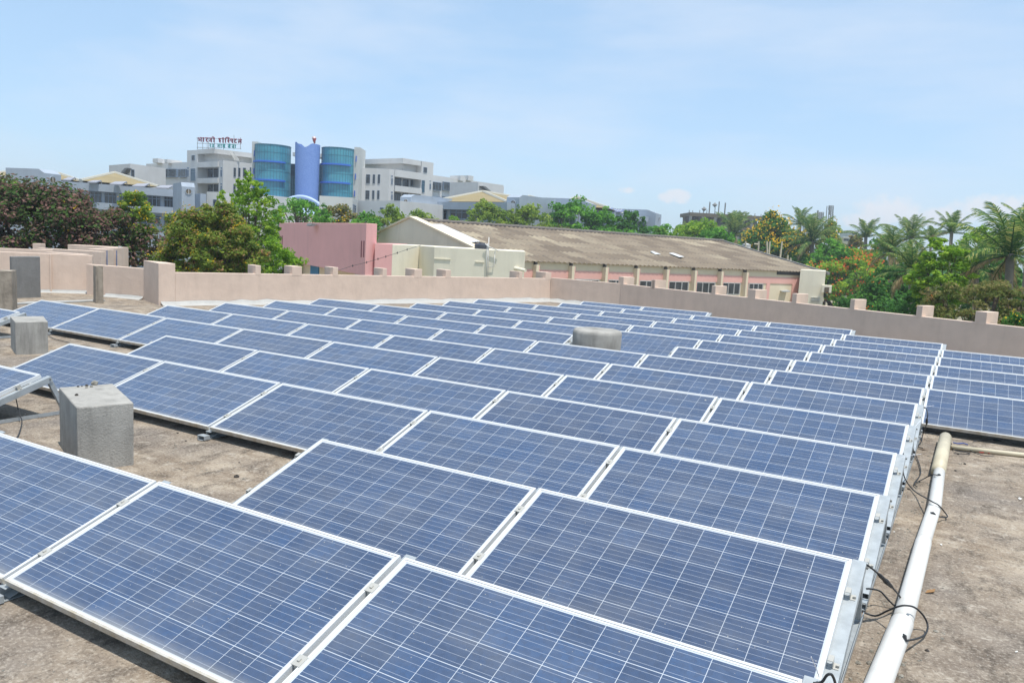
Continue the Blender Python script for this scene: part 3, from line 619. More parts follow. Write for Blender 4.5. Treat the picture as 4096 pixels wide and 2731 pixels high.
# penthouse: overhanging roof slab on a recessed wall
zf = onpl(L, C, *zB(600, 385)).z
wall_.prism([tuple(onpl(L, C, *zB(470, 340)).xy), (C.x, C.y), (R.x, R.y), tuple((R + nb * 9).xy), tuple((onpl(L, C, *zB(470, 340)) + nb * 9).xy)], zf, C.z)
i1 = onpl(L, C, *zB(470, 440)) + nb * 1.6; i2 = C + (nb + n2_) * 1.5; i3 = R + n2_ * 1.6 - F2d * 1.0
wall_.prism([(i1.x, i1.y), (i2.x, i2.y), (i3.x, i3.y), (i3.x + nb.x * 6, i3.y + nb.y * 6), (i1.x + nb.x * 6, i1.y + nb.y * 6)], zt - 1, zf)
fbox(wall_, F1, *zA(1930, 516), *zB(330, 900), -.6, 9, GZ, onpl(*F1, *zB(200, 500)).z)   # long wing going left
wall_.build('wall', 'hospital_concrete', lw)
for (x0, y0, x1, y1) in ((395, 408, 437, 478),): window(lw, F1, *zB(x0, y0), *zB(x1, y1), 1, transom=False)
for (x0, x1) in ((0, 68), (88, 186), (206, 314)): window(lw, F1, *zB(x0, 592), *zB(x1, 702), 3, off=-.55)
window(lw, F1, *zA(2180, 592), *zA(2345, 702), 3, off=-.55)
for (x0, x1) in ((516, 590), (606, 680), (692, 752)):
    window(lw, (F1[0] + nb * 2.5, F1[1] + nb * 2.5), *zB(x0, 582), *zB(x1, 705), 2); window(lw, (F1[0] + nb * 2.5, F1[1] + nb * 2.5), *zB(x0, 796), *zB(x1, 895), 2)
window(lw, F1, *zB(382, 586), *zB(442, 752), 1, glass='blue_slot_glass')
for x in (336, 348, 783, 795):
    for (y0, y1) in ((570, 588), (605, 695), (785, 802), (820, 900)): window(lw, F1, *zB(x, y0), *zB(x + 7, y1), 1, transom=False, name='slot')
for (x0, x1) in ((953, 985), (1014, 1045), (1079, 1118)):
    window(lw, F2, *zB(x0, 576), *zB(x1, 698), 1); window(lw, F2, *zB(x0 - 4, 795), *zB(x1 - 4, 915), 1)
window(lw, F2, *zB(1172, 570), *zB(1190, 690), 1)
# stairs to the roof
ld = MB(); s0, s1 = onpl(C, R, *zB(880, 350)), onpl(C, R, *zB(965, 480))
for k in (0, .9): ld.tube([s0 - n2_ * .4 + F2d * k, s1 - n2_ * .4 + F2d * k], .08, 6)
for k in range(9):
    a = s0 + (s1 - s0) * (k + .5) / 9 - n2_ * .4; ld.tube([a, a + F2d * .9], .05, 5)
ld.build('roof_ladder', 'window_frame_white', lw)
tankb = MB(); fbox(tankb, F1, *zA(2078, 455), *zA(2150, 512), .5, 3); fbox(tankb, F1, *zA(2235, 466), *zA(2275, 512), .5, 3); tankb.build('roof_upstand', 'hospital_concrete', lw)

# ---- right wing
rw = thing('hospital_wing', at(*zC(1045, 900), HD), 'right grey concrete hospital wing with balconies beyond the glass towers', 'building'); rw.location.z = GZ; bpy.context.view_layer.update()
L, C, R = edge3(zC(598, 292), zC(1045, 278), zC(1448, 342), HD)
F3 = (C, R); d3 = (R - C).normalized(); n3 = outward(C, R); nl = outward(L, C)
K = onpl(C, R, *zC(865, 425)); zt = K.z
wall_ = MB()
fbox(wall_, F3, *zC(1290, 330), *zC(1448, 850), 0, 8, GZ, R.z)               # stair tower
e0, e1 = onpl(*F3, *zC(930, 600)), onpl(*F3, *zC(1290, 600))
wall_.prism([(K.x, K.y), (e0.x, e0.y), (e0.x + n3.x * 9, e0.y + n3.y * 9), (K.x + n3.x * 9, K.y + n3.y * 9)], GZ, zt)
wall_.prism([(e0.x + n3.x * 2.5, e0.y + n3.y * 2.5), (e1.x + n3.x * 2.5, e1.y + n3.y * 2.5), (e1.x + n3.x * 8, e1.y + n3.y * 8), (e0.x + n3.x * 8, e0.y + n3.y * 8)], GZ, zt - .3)
for (va, vb) in ((455, 548), (665, 742)): fbox(wall_, F3, *zC(931, va), *zC(1289, vb), .25, 2.6)
Lk = atz(*zC(545, 410), zt); Lm = atz(*zC(750, 423), zt)
wall_.prism([(Lk.x, Lk.y), (K.x, K.y), (K.x + n3.x * 9, K.y + n3.y * 9), (Lk.x + n3.x * 9, Lk.y + n3.y * 9)], GZ, zt)
Lj = atz(*zC(452, 396), zt)
wall_.prism([(Lj.x, Lj.y), (Lk.x, Lk.y), (Lk.x + n3.x * 9, Lk.y + n3.y * 9), (Lj.x + n3.x * 9, Lj.y + n3.y * 9)], GZ, zt - .01)
zf = onpl(C, R, *zC(1150, 362)).z
wall_.prism([(L.x, L.y), (C.x, C.y), tuple(onpl(C, R, *zC(1289, 340)).xy), tuple((onpl(C, R, *zC(1289, 340)) + n3 * 8).xy), tuple((L + n3 * 8).xy)], zf, C.z)
i1, i2, i3 = L + (C - L).normalized() * 1.2 + nl * 1.4, C + (n3 + nl) * 1.4, onpl(C, R, *zC(1289, 420)) + n3 * 1.5
wall_.prism([(i1.x, i1.y), (i2.x, i2.y), (i3.x, i3.y), (i3.x + n3.x * 6, i3.y + n3.y * 6), (i1.x + n3.x * 6, i1.y + n3.y * 6)], zt - 1, zf)
fbox(wall_, F3, *zC(1448, 560), *zD(345, 700), -.5, 9, GZ, onpl(*F3, *zC(1600, 525)).z)
wall_.build('wall', 'hospital_concrete', rw)
window(rw, F3, *zC(1320, 402), *zC(1367, 473), 1, transom=False)
F3r = (F3[0] + n3 * 2.5, F3[1] + n3 * 2.5)
for (x0, x1) in ((935, 1020), (1045, 1120), (1145, 1228)):
    window(rw, F3r, *zC(x0, 535), *zC(x1, 662), 3); window(rw, F3r, *zC(x0 - 6, 742), *zC(x1 - 6, 850), 3)
window(rw, F3, *zC(1294, 576), *zC(1336, 740), 1, glass='blue_slot_glass')
for x in (886, 900, 1403, 1414):
    for (y0, y1) in ((512, 530), (552, 635), (728, 748), (768, 838)): window(rw, F3, *zC(x, y0 + (70 if x > 1300 else 0)), *zC(x + 7, y1 + (60 if x > 1300 else 0)), 1, transom=False, name='slot')
FL = (Lk, K)
for (x0, x1) in ((552, 606), (641, 673), (709, 741)):
    window(rw, FL, *zC(x0, 498), *zC(x1, 620), 1); window(rw, FL, *zC(x0 - 8, 712), *zC(x1 - 8, 830), 1)
window(rw, (Lj, Lk), *zC(457, 478), *zC(484, 645), 1); window(rw, (Lj, Lk), *zC(446, 695), *zC(472, 840), 1)
for (x0, x1) in ((1442, 1566), (1590, 1700)): window(rw, F3, *zC(x0, 600), *zC(x1, 715), 3, off=-.45)
for (x0, x1) in ((1435, 1556), (1585, 1690)): window(rw, F3, *zC(x0, 795), *zC(x1, 900), 3, off=-.45)
tb = MB(); fbox(tb, F3, *zC(1804, 518), *zC(1870, 585), .3, 3); fbox(tb, F3, *zC(1912, 516), *zC(1980, 585), .3, 3); tb.build('roof_upstand', 'hospital_concrete', rw)

# ---- stair blocks beside the wings
def corner_block(name, L, C, R, D, zb, mat, label, cat, depth=6):
    l, c, r = edge3(L, C, R, D); n = outward(c, r)
    o = MB().prism([(l.x, l.y), (c.x, c.y), (r.x, r.y), (r.x + (l.x - c.x), r.y + (l.y - c.y)) if (l - c).length > 3 else (r.x + n.x * depth, r.y + n.y * depth)], zb, c.z).build(name, mat)
    tag(o, label, cat); return o, (l, c), (c, r)
sb, Fa, Fb = corner_block('stair_block', zA(1463, 543), zA(1750, 520), zA(2225, 585), 158, GZ, 'hospital_concrete', 'grey stairhead block with outside steps behind the left tan hip roof', 'building')
st = MB()
for k in range(10):
    t = k / 9; fbox(st, Fa, *zA(1730 - 75 * t, 585 + 90 * t), *zA(1745 - 75 * t + 30, 592 + 90 * t), .9, 0)
st.build('steps', 'ladder_metal', sb)
fbox(MB(), Fb, *zA(1757, 598), *zA(1800, 705)); window(sb, Fb, *zA(1757, 598), *zA(1802, 705), 1, transom=False, name='door')
sb2, Fa, Fb = corner_block('stair_block', zC(1678, 605), zC(2060, 600), zD(340, 285), 158, GZ, 'hospital_concrete', 'grey stairhead block with outside steps behind the right tan hip roof', 'building')
st = MB()
for k in range(10):
    t = k / 9; fbox(st, Fb, *zC(2068 + 80 * t, 655 + 70 * t), *zC(2110 + 80 * t, 662 + 70 * t), .9, 0)
st.build('steps', 'ladder_metal', sb2)

# ---- curtain glass towers and the blue mosaic tower
def glass_tower(u0, u1, vt, bands, label, pil, pil_label, D=HD - 6):
    c = at((u0 + u1) / 2, vt, D); R_ = (u1 - u0) / 2 / FPX * D; zt = c.z
    root = thing('glass_tower', (c.x, c.y, GZ), label, 'tower'); bpy.context.view_layer.update()
    MB().lathe(c.x, c.y, [(R_, GZ), (R_, zt)], 36).build('curtain_wall', 'curtain_glass', root, smooth=False)
    mu = MB()
    for k in range(36):
        t = 2 * PI * k / 36; x, y = c.x + R_ * math.cos(t), c.y + R_ * math.sin(t); mu.tube([(x, y, GZ), (x, y, zt + .05)], .05, 4)
    z = GZ + 1
    hs_ = [at((u0 + u1) / 2, v, D).z for v in bands]; zlist = []; st_ = abs(hs_[0] - hs_[1]) / 2
    for k in range(9): zlist.append(hs_[0] + (k - 6) * st_)
    for z in zlist:
        if GZ < z < zt - .3: mu.lathe(c.x, c.y, [(R_, z - .03), (R_ + .03, z - .03), (R_ + .03, z + .03), (R_, z + .03)], 36)
    mu.lathe(c.x, c.y, [(R_, zt - .12), (R_ + .08, zt - .12), (R_ + .08, zt + .06), (R_ - .4, zt + .06), (R_ - .4, zt - .1)], 36)
    mu.build('mullions', 'mullion', root)
    for z in hs_:
        MB().lathe(c.x, c.y, [(R_, z - .17), (R_ + .35, z - .17), (R_ + .35, z + .14), (R_, z + .14)], 36, a0=FWD_A + PI - 1.15, a1=FWD_A + PI + 1.0).build('blue_band', 'blue_band', root)
    # leaning pale pilaster
    P = [at(u, v, D - .5) for (u, v) in pil]
    tb_, wb = P[:2], P[2:]
    n = FWD * 6
    pm = MB().hexa([Vector((wb[1].x, wb[1].y, GZ)), Vector((wb[0].x, wb[0].y, GZ)), Vector((wb[0].x, wb[0].y, GZ)) + n, Vector((wb[1].x, wb[1].y, GZ)) + n, P[1], P[0], P[0] + n, P[1] + n]).build('pilaster', 'pale_wall', root)
    Fp = (at(pil[0][0], 400, D - .55), at(pil[1][0], 400, D - .55))
    return root, Fp
FWD_A = math.atan2(FWD.y, FWD.x)
gt, Fp = glass_tower(zB(1258, 0)[0], zB(1712, 0)[0], zB(0, 285)[1], [zB(0, 512)[1], zB(0, 757)[1], zB(0, 982)[1]], 'left teal glass tower with blue bands, beside the balconied left wing', [zB(1202, 222), zB(1282, 226), zB(1190, 1100), zB(1312, 1100)], '')
for (x, y) in ((1230, 342), (1224, 582), (1218, 820)): window(gt, Fp, *zB(x, y), *zB(x + 12, y + 82), 1, 'blue_band', 'blue_band', False, .12, 'slot')
gt2, Fp = glass_tower(zB(2150, 0)[0], zC(395, 0)[0], zC(0, 158)[1], [zB(0, 548)[1], zB(0, 790)[1], zB(0, 1010)[1]], 'right teal glass tower with blue bands, next to the right wing', [zC(395, 130), zC(470, 134), zC(305, 1040), zC(430, 1040)], '')
for (x, y) in ((414, 250), (404, 488), (393, 716)): window(gt2, Fp, *zC(x, y), *zC(x + 11, y + 78), 1, 'blue_band', 'blue_band', False, .12, 'slot')
D = HD - 9; u0, u1 = zB(1790, 0)[0], zB(2112, 0)[0]
c = at((u0 + u1) / 2, zB(0, 270)[1], D); R_ = (u1 - u0) / 2 / FPX * D
bt = thing('blue_tower', (c.x, c.y, GZ), 'round blue mosaic tower with a scooped top between the glass towers', 'tower'); bpy.context.view_layer.update()
mb = MB(); seg = 40; i0 = 0
zr = at((u0 + u1) / 2, zB(0, 985)[1], D).z
for (k, zz) in enumerate((GZ, zr, None)):
    for q in range(seg):
        t = 2 * PI * q / seg; lx = math.cos(t)          # lx runs across the view
        w_ = RGT * (math.cos(t) * (R_ if k == 2 else R_ * .93)) + FWD * (math.sin(t) * (R_ if k == 2 else R_ * .93))
        z_ = zz if zz is not None else c.z + .12 * (-lx) + .2 - .95 * max(0.0, 1 - ((lx + .08) / .6) ** 2)
        mb.v.append((c.x + w_.x, c.y + w_.y, z_))
for k in range(2):
    for q in range(seg): a = k * seg + q; b = k * seg + (q + 1) % seg; mb.f.append((a, b, b + seg, a + seg))
mb.build('tower_shaft', 'blue_mosaic', bt, smooth=True)
FT = (at(u0, 400, HD), at(u1, 400, HD))
lk = MB(); fbox(lk, FT, *zB(1690, 522), *zB(1800, 1200), 0, 4, GZ); fbox(lk, FT, *zB(2080, 538), *zB(2165, 1200), 0, 4, GZ); lk.build('link_glass', 'blue_slot_glass', bt)
lm = MB()
for x in (1720, 1745, 1770, 2105, 2130): fbox(lm, FT, *zB(x, 524), *zB(x + 4, 1200), .08, 0, GZ)
for y in (600, 690, 780, 870): fbox(lm, FT, *zB(1692, y), *zB(1798, y + 5), .06, 0); fbox(lm, FT, *zB(2082, y + 15), *zB(2163, y + 20), .06, 0)
lm.build('mullions', 'mullion', bt)
pk = MB(); fbox(pk, FT, *zB(1765, 385), *zB(2148, 432), 1, 3, None, None); pk.build('cross_beam', 'hospital_concrete', bt)
# flag on the tower
f0 = at(*zB(2036, 262), D - 1); f1 = at(*zB(2036, 155), D - 1)
fg = thing('flag', f0, 'furled red and white flag on top of the blue tower', 'flag'); bpy.context.view_layer.update()
MB().tube([f0 - Vector((0, 0, 1)), f1], .06, 6).build('pole', 'window_frame_white', fg)
plain('flag_red', srgb(196, 96, 92), .8); plain('flag_white', srgb(222, 206, 200), .8)
h = f1.z - f0.z
MB().lathe(f1.x, f1.y, [(.12, f0.z + h * .45), (.34, f0.z + h * .6), (.42, f0.z + h * .8), (.3, f0.z + h * .95), (.1, f0.z + h)], 9).build('cloth', 'flag_white', fg, rough=.1)
MB().lathe(f1.x + .15, f1.y, [(.05, f0.z + h * .1), (.22, f0.z + h * .22), (.3, f0.z + h * .5), (.36, f0.z + h * .72), (.1, f0.z + h * .8)], 9).build('cloth', 'flag_red', fg, rough=.1)
# entrance arch with a dome under it
D = HD - 14; FA = (at(zB(1545, 0)[0], 470, D), at(zB(2145, 0)[0], 470, D))
ar = thing('entrance_arch', at(*zB(1850, 1100), D), 'pale arched entrance canopy over a light blue dome below the blue tower', 'canopy'); ar.location.z = GZ; bpy.context.view_layer.update()
P = [onpl(*FA, *zB(1545 + 600 * k / 20, 1112 - 147 * math.sin(PI * k / 20) ** .8)) for k in range(21)]
MB().tube(P, .38, 8).build('arch', 'dome_blue', ar, smooth=True)
g = MB()
for k in range(1, 20): g.face(P[k] + FWD * .5, P[k + 1] + FWD * .5, Vector((P[k + 1].x, P[k + 1].y, GZ)) + FWD * .5, Vector((P[k].x, P[k].y, GZ)) + FWD * .5)
g.build('glazing', 'blue_slot_glass', ar)
g = MB()
for k in (3, 6, 8, 10, 12, 14, 17): g.tube([P[k], Vector((P[k].x, P[k].y, P[10].z - 9))], .12, 5)
g.build('mullions', 'window_frame_white', ar)
dm = MB(); dc = onpl(*FA, *zB(1860, 1200)); dr = (onpl(*FA, *zB(2120, 1200)) - onpl(*FA, *zB(1600, 1200))).length / 2; dz = onpl(*FA, *zB(1860, 1088)).z
dm.lathe(dc.x, dc.y, [(dr, dc.z - 6)] + [(dr * math.cos(t), dc.z - 1 + (dz - dc.z + 1) * math.sin(t)) for t in (0, .25, .5, .75, 1.0, 1.25, 1.45)] + [(.01, dz)], 32)
dm.build('dome', 'dome_blue', ar, smooth=True)
# white porch block with oval windows
D = 110; FO = (at(zB(1300, 0)[0], 500, D), at(zB(1640, 0)[0], 500, D))
pb = MB(); fbox(pb, FO, *zB(900, 1175), *zB(2200, 1400), 0, 8, GZ, onpl(*FO, *zB(1480, 1170)).z)
po = pb.build('porch_block', 'pale_wall'); tag(po, 'low white block with three oval windows left of the pink wall', 'building')
fbox(MB(), FO, 0, 0, 1, 1)
for (x, y0, y1) in ((1434, 1285, 1382), (1498, 1270, 1398), (1562, 1290, 1388)):
    a = onpl(*FO, *zB(x - 11, (y0 + y1) / 2)); b = onpl(*FO, *zB(x + 11, (y0 + y1) / 2)); z0, z1 = onpl(*FO, *zB(x, y1)).z, onpl(*FO, *zB(x, y0)).z; r_ = (b - a).length / 2; cc = (a + b) / 2; ax = (b - a).normalized(); n = outward(*FO)
    ring = [(r_ * math.cos(t), z1 - r_ + r_ * math.sin(t)) for t in [PI * k / 8 for k in range(9)]] + [(r_ * math.cos(t), z0 + r_ + r_ * math.sin(t)) for t in [PI + PI * k / 8 for k in range(9)]]
    w_ = MB(); w_.face(*[cc + ax * X_ + Vector((0, 0, Z_ - cc.z)) - n * .06 for X_, Z_ in ring]); wo_ = w_.build('oval_window', 'dark_glass', po, recalc=False)
    MB().tube([cc + ax * X_ + Vector((0, 0, Z_ - cc.z)) - n * .06 for X_, Z_ in ring + ring[:1]], .06, 5).build('frame', 'window_frame_white', wo_)
# ------------------------------------------------------------------ low annexes in front of the hospital
def facade(p, D, q, zoff=0.0):               # upright plane whose level top edge is seen from p (at D metres) to q
    a = at(*p, D); b = atz(*q, a.z); return (a, b)
def hip_roof(name, F, pl_, pr_, apex, dep, label, ridge=True):
    a = onpl(*F, *pl_); b = onpl(*F, *pr_); z = (a.z + b.z) / 2; n = outward(*F)
    a.z = b.z = z; c, d = b + n * dep, a + n * dep; m_ = (a + c) / 2
    Dm = (m_ - CAM_POS).dot(FWD); ap = at(*apex, Dm)
    o = MB().face(a, b, ap).face(b, c, ap).face(c, d, ap).face(d, a, ap).face(a, d, c, b).build(name, 'tan_roof'); tag(o, label, 'roof')
    if ridge:
        r = MB()
        for p in (a, b, c, d): r.tube([p, ap], .28, 6)
        r.build('ridge', 'white_ridge', o)
    return o
def gable_tower(fl, fr, yt, ridge, D, skew, dep, hole, label):
    a = at(*fl, D); b = at(fr[0], fr[1], D + skew); n = outward(a, b); d = (b - a); d.z = 0; w = d.length; d.normalize()
    zf = a.z; zr = at(fl[0], ridge, D).z; ch = w * .32
    prof = [(0, GZ), (0, zf), (ch, zr), (dep, zr), (dep, GZ)]
    mb = MB(); i = len(mb.v)
    for s in (0, w):
        for (t, z) in prof: mb.v.append((a.x + d.x * s + n.x * t, a.y + d.y * s + n.y * t, z))
    mb.f.append((0, 1, 2, 3, 4)); mb.f.append((9, 8, 7, 6, 5))
    for k in range(5): q = (k + 1) % 5; mb.f.append((k, 5 + k, 5 + q, q))
    o = mb.build('stair_tower', 'annex_paint'); tag(o, label, 'tower', 'small stair towers with a round opening')
    h = onpl(a, b, hole[0], hole[1]); r = hole[2] / FPX * D
    di = MB(); ring = [h + d * (r * math.cos(t)) + Vector((0, 0, r * math.sin(t))) - n * .05 for t in [2 * PI * k / 20 for k in range(20)]]
    di.face(*ring); dd_ = di.build('round_opening', 'shade_brown', o, recalc=False)
    MB().tube(ring + ring[:1], .05, 6).build('rim', 'annex_paint', dd_)
    di = MB(); q0 = h - n * .08
    di.prism([((q0 - d * r * .05).x, (q0 - d * r * .05).y), ((q0 + d * r * .12).x, (q0 + d * r * .12).y), ((q0 + d * r * .12 + n * .02).x, (q0 + d * r * .12 + n * .02).y), ((q0 - d * r * .05 + n * .02).x, (q0 - d * r * .05 + n * .02).y)], h.z - r * .9, h.z + r * .9)
    di.build('mullion', 'hospital_concrete', dd_)
    return o
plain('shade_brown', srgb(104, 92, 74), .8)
# left annex
F = facade(zA(820, 752), 122, zA(2350, 872)); n = outward(*F)
al = thing('annex_building', (F[0] + F[1]) / 2, 'pale blue left annex with a white fascia band in front of the hospital', 'building'); al.location.z = GZ; bpy.context.view_layer.update()
w_ = MB(); fbox(w_, F, *zA(-400, 760), *zB(190, 1100), -.9, 14, GZ, F[0].z - .3); fbox(w_, F, *zB(520, 900), *zB(600, 1100), -.6, 10, GZ, F[0].z - .25); w_.build('wall', 'annex_paint', al)
w_ = MB(); a, b = onpl(*F, *zA(820, 800)), onpl(*F, *zB(188, 900)); zz = onpl(*F, *zA(1500, 905)).z; w_.slab(a, b, zz, F[0].z, 2.2)
w_.build('fascia', 'annex_paint', al)
w_ = MB(); zl0, zl1 = onpl(*F, *zA(2100, 1180)).z, onpl(*F, *zA(2100, 1092)).z; w_.slab(a, b, zl0, zl1, 1.6); w_.build('lower_band', 'annex_paint', al)
Fw = (F[0] + n * .9, F[1] + n * .9)
for k, (x0, x1) in enumerate(((1215, 1365), (1400, 1560), (1600, 1830), (1868, 2158), (2204, 2320))):
    dy = (x0 - 1868) * .07; window(al, Fw, *zA(x0, 945 + dy), *zA(x1, 1100 + dy), 3 if x1 - x0 < 200 else 5); window(al, Fw, *zA(x0, 1205 + dy), *zA(x1, 1330 + dy), 3)
window(al, Fw, *zB(20, 968), *zB(138, 1105), 3)
hip_roof('hip_roof', (F[0] + n * 2.5, F[1] + n * 2.5), zA(1080, 748), zA(2130, 828), zA(1540, 642), 26, 'large tan hipped roof on the left annex beside the stairhead block')
hip_roof('hip_roof', (F[0] + n * 2.6, F[1] + n * 2.6), zA(560, 722), zA(1090, 752), zA(800, 655), 24, 'tan hipped roof partly behind the leftmost stair tower')
a = at(*zA(-300, 660), 132); b = atz(*zA(500, 705), a.z)
o = MB().slab(a, b, GZ, a.z, 8).build('annex_building', 'pale_wall'); tag(o, 'white flat wall with blue shutters at the far left edge, above the trees', 'building')
for x in (8, 122, 228, 332): p = fr((a, b), *zA(x, 733), *zA(x + 72, 805)); MB().slab(p[0] - outward(a, b) * .06, p[1] - outward(a, b) * .06, p[2], p[3], .1).build('shutter', 'blue_band', o)
hip_roof('hip_roof', (a + outward(a, b), b + outward(a, b)), zA(-250, 668), zA(380, 690), zA(125, 628), 22, 'small tan hipped roof at the far left edge of the picture')
gable_tower(zA(592, 645), zA(820, 660), 0, zA(0, 592)[1], 117, 3, 7, zA(705, 740) + (8.3,), 'leftmost grey stair tower with a round opening, over the purple tree')
gable_tower(zB(258, 825), zB(435, 822), 0, zB(0, 766)[1], 117, 1.0, 7, zB(350, 895) + (6.4,), 'grey stair tower with a round opening left of the tall bright tree')
o = MB(); Fx = facade(zB(596, 897), 120, zB(780, 903)); nx = outward(*Fx); o.slab(Fx[0], Fx[1], GZ, Fx[0].z, 9); Fy = facade(zB(785, 912), 122, zB(1260, 925)); o.slab(Fy[0], Fy[1], GZ, Fy[0].z, 9)
o = o.build('annex_building', 'hospital_concrete'); tag(o, 'plain low concrete block below the left glass tower, behind the bright tree', 'building'); window(o, Fx, *zB(684, 1002), *zB(745, 1090), 1)
for k, (x0, y0, x1, y1) in enumerate(((1175, 742, 1362, 768), (1470, 757, 1703, 795), (1770, 785, 2008, 822), (2085, 808, 2335, 845), (840, 702, 1012, 738))):
    lab = 'tilted flat solar heater on the left annex roof, %s from the left' % ordw([2, 3, 4, 5, 1][k])
    t = thing('water_heater', at(*zA(x0, y1), 124), lab, 'solar heater', 'tilted heaters on the left annex roof'); bpy.context.view_layer.update()
    p0, p1 = at(*zA(x0, y1 - 5), 123), at(*zA(x1 - 70, y1), 123); p2, p3 = at(*zA(x1, y0), 126.5), at(*zA(x0 + 75, y0 + 2), 126.5); th = Vector((0, 0, .18))
    MB().hexa([p0 - th, p1 - th, p2 - th, p3 - th, p0, p1, p2, p3]).build('collector', 'grey_heater', t)
    l = MB()
    for p in (p2, p3): l.tube([p - th, Vector((p.x, p.y, F[0].z - .1))], .07, 5)
    l.build('legs', 'ladder_metal', t)
# right annex
F = facade(zC(1235, 862), 128, zD(375, 470)); n = outward(*F)
ar_ = thing('annex_building', (F[0] + F[1]) / 2, 'grey blue right annex with a wide fascia under the tan hipped roof', 'building'); ar_.location.z = GZ; bpy.context.view_layer.update()
w_ = MB(); fbox(w_, F, *zC(1235, 900), *zD(380, 600), -.9, 14, GZ, F[0].z - .3); w_.build('wall', 'annex_paint', ar_)
w_ = MB(); a, b = onpl(*F, *zC(1235, 900)), onpl(*F, *zD(378, 520)); zz = onpl(*F, *zC(1700, 966)).z; w_.slab(a, b, zz, F[0].z, 2.2); w_.build('fascia', 'annex_paint', ar_)
Fw = (F[0] + n * .9, F[1] + n * .9)
for (x0, x1, k) in ((1250, 1385, 2), (1403, 1643, 3), (1683, 1925, 3), (1963, 2180, 3)): window(ar_, Fw, *zC(x0, 972), *zC(x1, 1100), k)
hip_roof('hip_roof', (F[0] + n * 2.5, F[1] + n * 2.5), zC(1440, 858), zD(378, 466), zC(2120, 728), 30, 'large tan hipped roof with white ridges on the right annex')
o = MB(); Fx = facade(zC(440, 848), 124, zC(1010, 852)); o.slab(Fx[0], Fx[1], GZ, Fx[0].z, 9); o = o.build('annex_building', 'hospital_concrete'); tag(o, 'plain low concrete block below the right glass tower', 'building')
window(o, Fx, *zC(742, 942), *zC(792, 968), 1, transom=False); window(o, Fx, *zC(880, 945), *zC(1000, 990), 2)
Fz = facade(zC(372, 808), 122, zC(440, 842)); sl_ = MB().slab(Fz[0], Fz[1], GZ, Fz[0].z, 5).build('annex_building', 'pale_wall'); tag(sl_, 'narrow pale wall with a tall side window at the right glass tower foot', 'building'); window(sl_, Fz, *zC(372, 905), *zC(410, 1035), 1)
tk = MB(); p = at(*zC(1305, 840), 136); tk.lathe(p.x, p.y, [(.40, p.z - 1), (.40, p.z + .25), (.33, p.z + .5), (.18, p.z + .62), (.01, p.z + .66)], 20); tag(tk.build('water_tank', 'window_frame_white', smooth=True), 'white domed water tank on the roof between the right wing and the stair tower', 'tank')
gable_tower(zC(1010, 800), zC(1155, 800), 0, zC(0, 762)[1], 122, -1.5, 9, zC(1088, 866) + (6.6,), 'grey stair tower with a round opening at the left end of the right annex')
gable_tower(zD(375, 410), zD(523, 410), 0, zD(0, 378)[1], 118, -1.5, 9, zD(450, 477) + (6.4,), 'grey stair tower with a round opening right of the tan hipped roof')
gable_tower(zD(1345, 478), zD(1432, 482), 0, zD(0, 432)[1], 126, 5, 12, zD(1386, 536) + (4.4,), 'grey stair tower with a round opening above the leafy dark green trees')
gable_tower(zD(2130, 597), zD(2195, 602), 0, zD(0, 560)[1], 150, 5, 13, zD(2163, 662) + (4.6,), 'rightmost grey stair tower with a round opening, left of the unfinished building')
F = facade(zD(1432, 552), 132, zD(2042, 640)); n = outward(*F)
fa = thing('annex_building', F[1], 'pale receding annex roof edge between the two rightmost stair towers', 'building'); fa.location.z = GZ; bpy.context.view_layer.update()
w_ = MB(); fbox(w_, F, *zD(1300, 600), *zD(2042, 700), -.8, 10, GZ, F[0].z - .3); w_.build('wall', 'annex_paint', fa)
w_ = MB(); w_.slab(onpl(*F, *zD(1432, 600)), onpl(*F, *zD(2042, 650)), onpl(*F, *zD(1900, 682)).z, F[0].z, 2); w_.build('fascia', 'annex_paint', fa)
Fw = (F[0] + n * .8, F[1] + n * .8); window(fa, Fw, *zD(1880, 700), *zD(2010, 770), 3)
F = facade(zD(622, 478), 124, zD(1190, 500)); o = MB().slab(F[0], F[1], GZ, F[0].z, 10).build('annex_building', 'annex_paint'); tag(o, 'pale annex wall mostly hidden behind trees between two stair towers', 'building')
window(o, F, *zD(870, 545), *zD(915, 612), 2, glass='blue_band')
hip_roof('hip_roof', (F[0] + outward(*F) * 2, F[1] + outward(*F) * 2), zD(560, 470), zD(900, 476), zD(640, 400), 22, 'tan hipped roof peeking out right of a stair tower')
hip_roof('hip_roof', (F[0] + outward(*F) * 9, F[1] + outward(*F) * 9), zD(960, 505), zD(1560, 540), zD(1195, 408), 22, 'pale hipped roof above the leafy dark green trees')
plain('far_panel_blue', srgb(104, 112, 150), .3, .5)
for k, (x0, y0, x1, y1, D) in enumerate(((628, 452, 850, 476, 124), (1060, 488, 1190, 500, 124), (1436, 516, 1495, 542, 133), (1470, 532, 1630, 560, 135), (1605, 552, 1757, 580, 138), (1735, 570, 1880, 598, 141))):
    p0, p1 = at(*zD(x0, y1), D), at(*zD(x1 - 30, y1), D); p2, p3 = at(*zD(x1, y0 + 4), D + 3), at(*zD(x0 + 30, y0 - 4), D + 3); th = Vector((0, 0, .1))
    o = MB().hexa([p0 - th, p1 - th, p2 - th, p3 - th, p0, p1, p2, p3]).build('solar_panel', 'far_panel_blue'); tag(o, 'distant blue solar panel row on the right annex roofs, %s from the left' % ordw(k + 1), 'solar panel', 'distant panel rows on the annex roofs')
    l = MB()
    for s in range(1, 4): a = p0 + (p1 - p0) * s / 4; b = p3 + (p2 - p3) * s / 4; l.tube([a + Vector((0, 0, .03)), b + Vector((0, 0, .03))], .05, 4)
    for p in (p2, p3): l.tube([p - th, p - Vector((0, 0, 1.4))], .06, 5)
    l.build('rail', 'window_frame_white', o)

